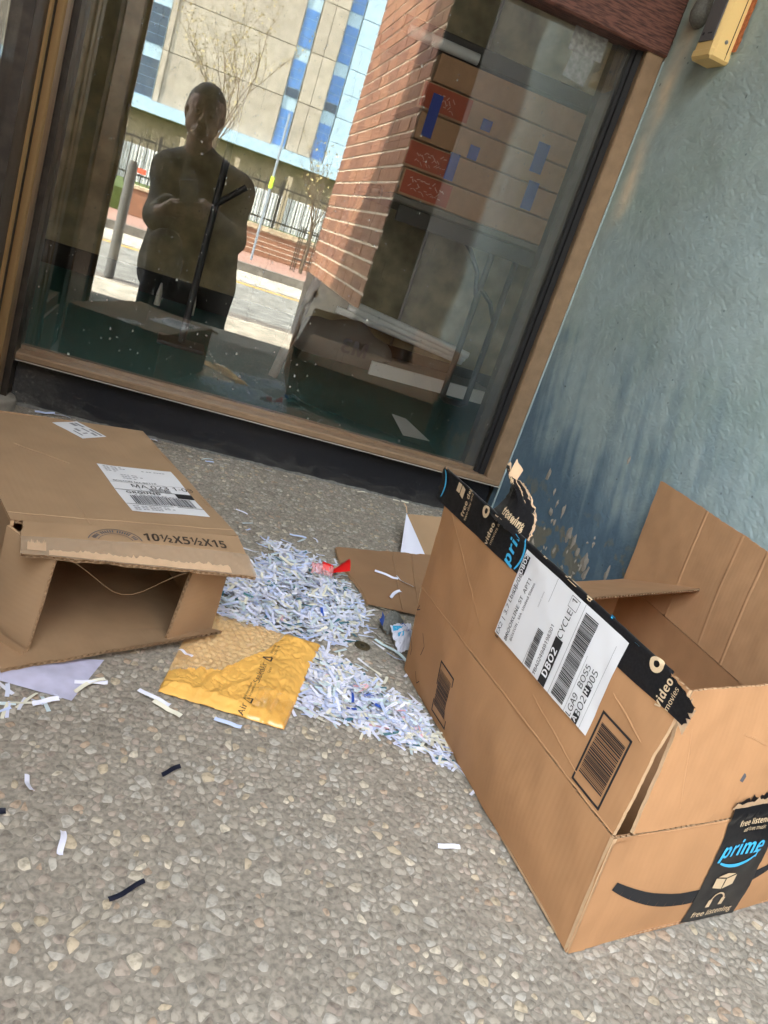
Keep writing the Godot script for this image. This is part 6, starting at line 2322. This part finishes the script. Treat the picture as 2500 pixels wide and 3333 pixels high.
	# strips lying apart
	for e in [
		[-0.021, 1.129, -0.012, 1.150, "paper", 0.0046, "short white strip lying alone at the far left of the floor, upper of two"],
		[0.018, 1.192, 0.022, 1.218, "paper", 0.0052, "short white strip standing alone on the floor, lower of two at the left"],
		[0.096, 1.104, 0.115, 1.089, "paper_navy", 0.0036, "black shiny strip lying alone below the yellow envelope"],
		[0.061, 1.258, 0.089, 1.239, "paper_navy", 0.0038, "navy strip with a white edge lying alone near the viewer"],
		[0.369, 1.158, 0.394, 1.158, "paper", 0.0052, "curled white strip lying alone left of the delivery box"],
		[-0.040, 1.180, -0.028, 1.176, "paper_navy", 0.0050, "dark strip cut by the left border of the picture"],
		[0.150, 0.081, 0.168, 0.079, "paper_blue", 0.0036, "thin bluish strip on bare floor near the plinth"],
		[0.262, 0.043, 0.278, 0.036, "paper_cream", 0.0042, "cream strip touching the plinth left of a printed one"],
		[0.282, 0.042, 0.313, 0.038, "paper", 0.0060, "printed white strip lying along the plinth"],
		[0.589, 0.022, 0.606, 0.024, "paper_cream", 0.0042, "left cream strip near the delivery box by the plinth"],
		[0.612, 0.016, 0.628, 0.022, "paper_cream", 0.0042, "right cream strip near the delivery box by the plinth"],
		[0.500, 0.030, 0.520, 0.022, "paper_cream", 0.0040, "slim cream strip at the foot of the plinth, middle"],
		[-0.197, 0.030, -0.160, 0.018, "paper_blue", 0.0050, "bluish curl behind the smaller carton at the plinth"],
		[-0.160, 0.018, -0.130, 0.010, "paper", 0.0048, "white curl behind the smaller carton at the plinth"],
		[0.026, 0.024, 0.050, 0.026, "paper", 0.0055, "white curl at the right rear corner of the smaller carton"],
		[0.035, 0.030, 0.062, 0.026, "paper_cream", 0.0045, "cream curl at the right rear corner of the smaller carton"],
		[0.143, 0.075, 0.166, 0.060, "paper_mint", 0.0036, "greyish strip leaning on a bluish one near the plinth"],
		[0.085, 0.984, 0.112, 1.011, "paper_cream", 0.0044, "cream strip with a dark end below the yellow envelope"],
		[0.068, 0.968, 0.100, 0.992, "paper", 0.0044, "white strip sticking out left of the yellow envelope"],
		[0.003, 0.990, 0.030, 0.960, "paper_cream", 0.0050, "cream strip lying beside the lilac sheet"],
		[0.000, 0.972, 0.034, 0.967, "paper", 0.0046, "white strip pointing away from the lilac sheet"],
		[-0.034, 1.022, -0.010, 1.010, "paper", 0.0050, "white strip at the left below the lilac sheet"],
		[0.150, 1.000, 0.178, 1.012, "paper_blue", 0.0042, "bluish strip half under the lower corner of the yellow envelope"],
		[0.440, 0.500, 0.478, 0.520, "paper", 0.0042, "white strip lying across the brown cardboard sheet, left one"],
		[0.478, 0.505, 0.500, 0.545, "paper", 0.0042, "white strip lying across the brown cardboard sheet, right one"],
		[0.445, 0.600, 0.470, 0.570, "paper", 0.0052, "folded white strip on the lower border of the cardboard sheet"],
		[0.410, 0.622, 0.450, 0.648, "paper_cream", 0.0045, "cream strip lying below the cardboard sheet"],
		[0.430, 0.668, 0.462, 0.690, "paper_mint", 0.0046, "greyish strip lying above the crumpled packet"],
		[0.392, 0.742, 0.425, 0.800, "paper_mint", 0.0046, "long greyish strip left of the crumpled packet"],
		[0.400, 0.780, 0.440, 0.800, "paper_blue", 0.0044, "long bluish strip below the crumpled packet"],
		[0.385, 0.720, 0.418, 0.755, "paper", 0.0044, "white strip pointing at the crumpled packet"],
		[0.300, 0.395, 0.330, 0.402, "paper_blue", 0.0040, "bluish strip above the heap, left of a white one"],
		[0.345, 0.385, 0.352, 0.405, "paper", 0.0040, "white strip above the heap, right of a bluish one"],
		[0.205, 0.330, 0.225, 0.345, "paper", 0.0036, "thin white strip far back on the bare floor"],
	]:
		var a := Vector3(e[0], 0.0022, e[1])
		var b := Vector3(e[2], 0.0022, e[3])
		if Vector2(e[0], e[1]).distance_to(Vector2(0.19, 0.88)) < 0.12 and Geometry2D.is_point_in_polygon(Vector2(e[0], e[1]), PackedVector2Array([Vector2(0.135, 0.748), Vector2(0.301, 0.79), Vector2(0.228, 1.0), Vector2(0.088, 0.964)])):
			a.y = 0.018
			b.y = 0.018
		if e[0] > 0.40 and e[1] < 0.62 and e[1] > 0.4:
			a.y = 0.010
			b.y = 0.010
		var d := b - a
		var side := d.normalized().cross(Vector3.UP)
		var len := d.length()
		var ph := r.randf() * 6.0
		s = S()
		sheet(s, func(u, v):
			var y: float = 0.0012 + 0.10 * len * absf(sin(u * 2.6 + ph)) * (0.4 + 0.6 * u)
			if e[4] == "paper_navy":
				y = 0.0015
			return a.lerp(b, u) + side * ((v - 0.5) * e[5] + 0.06 * len * sin(u * 4 + ph)) + Vector3(0, y + 0.0012 * sin(v * 3 + ph), 0), 10, 2)
		tag(put("loose_strip", s, M[e[4]]), e[6], "paper strip")
	for e in [[0.115, 0.900, 0.003], [0.155, 0.775, 0.030]]:
		pass
	s = S()
	sheet(s, func(u, v): return Vector3(0.168, 0.0165, 0.772).lerp(Vector3(0.206, 0.0185, 0.790), u) + Vector3(-0.3, 0, 0.9) * 0.0052 * (v - 0.5) + Vector3(0, 0.001 * sin(u * 9), 0), 8, 2)
	tag(put("loose_strip", s, M.paper), "white strip lying on the bubble lining of the yellow envelope, upper one", "paper strip")
	s = S()
	sheet(s, func(u, v): return Vector3(0.107, 0.0165, 0.890).lerp(Vector3(0.122, 0.0175, 0.904), u) + Vector3(-0.6, 0, 0.7) * 0.0050 * (v - 0.5) + Vector3(0, 0.001 * sin(u * 9), 0), 8, 2)
	tag(put("loose_strip", s, M.paper), "white strip lying on the bubble lining of the yellow envelope, lower one", "paper strip")
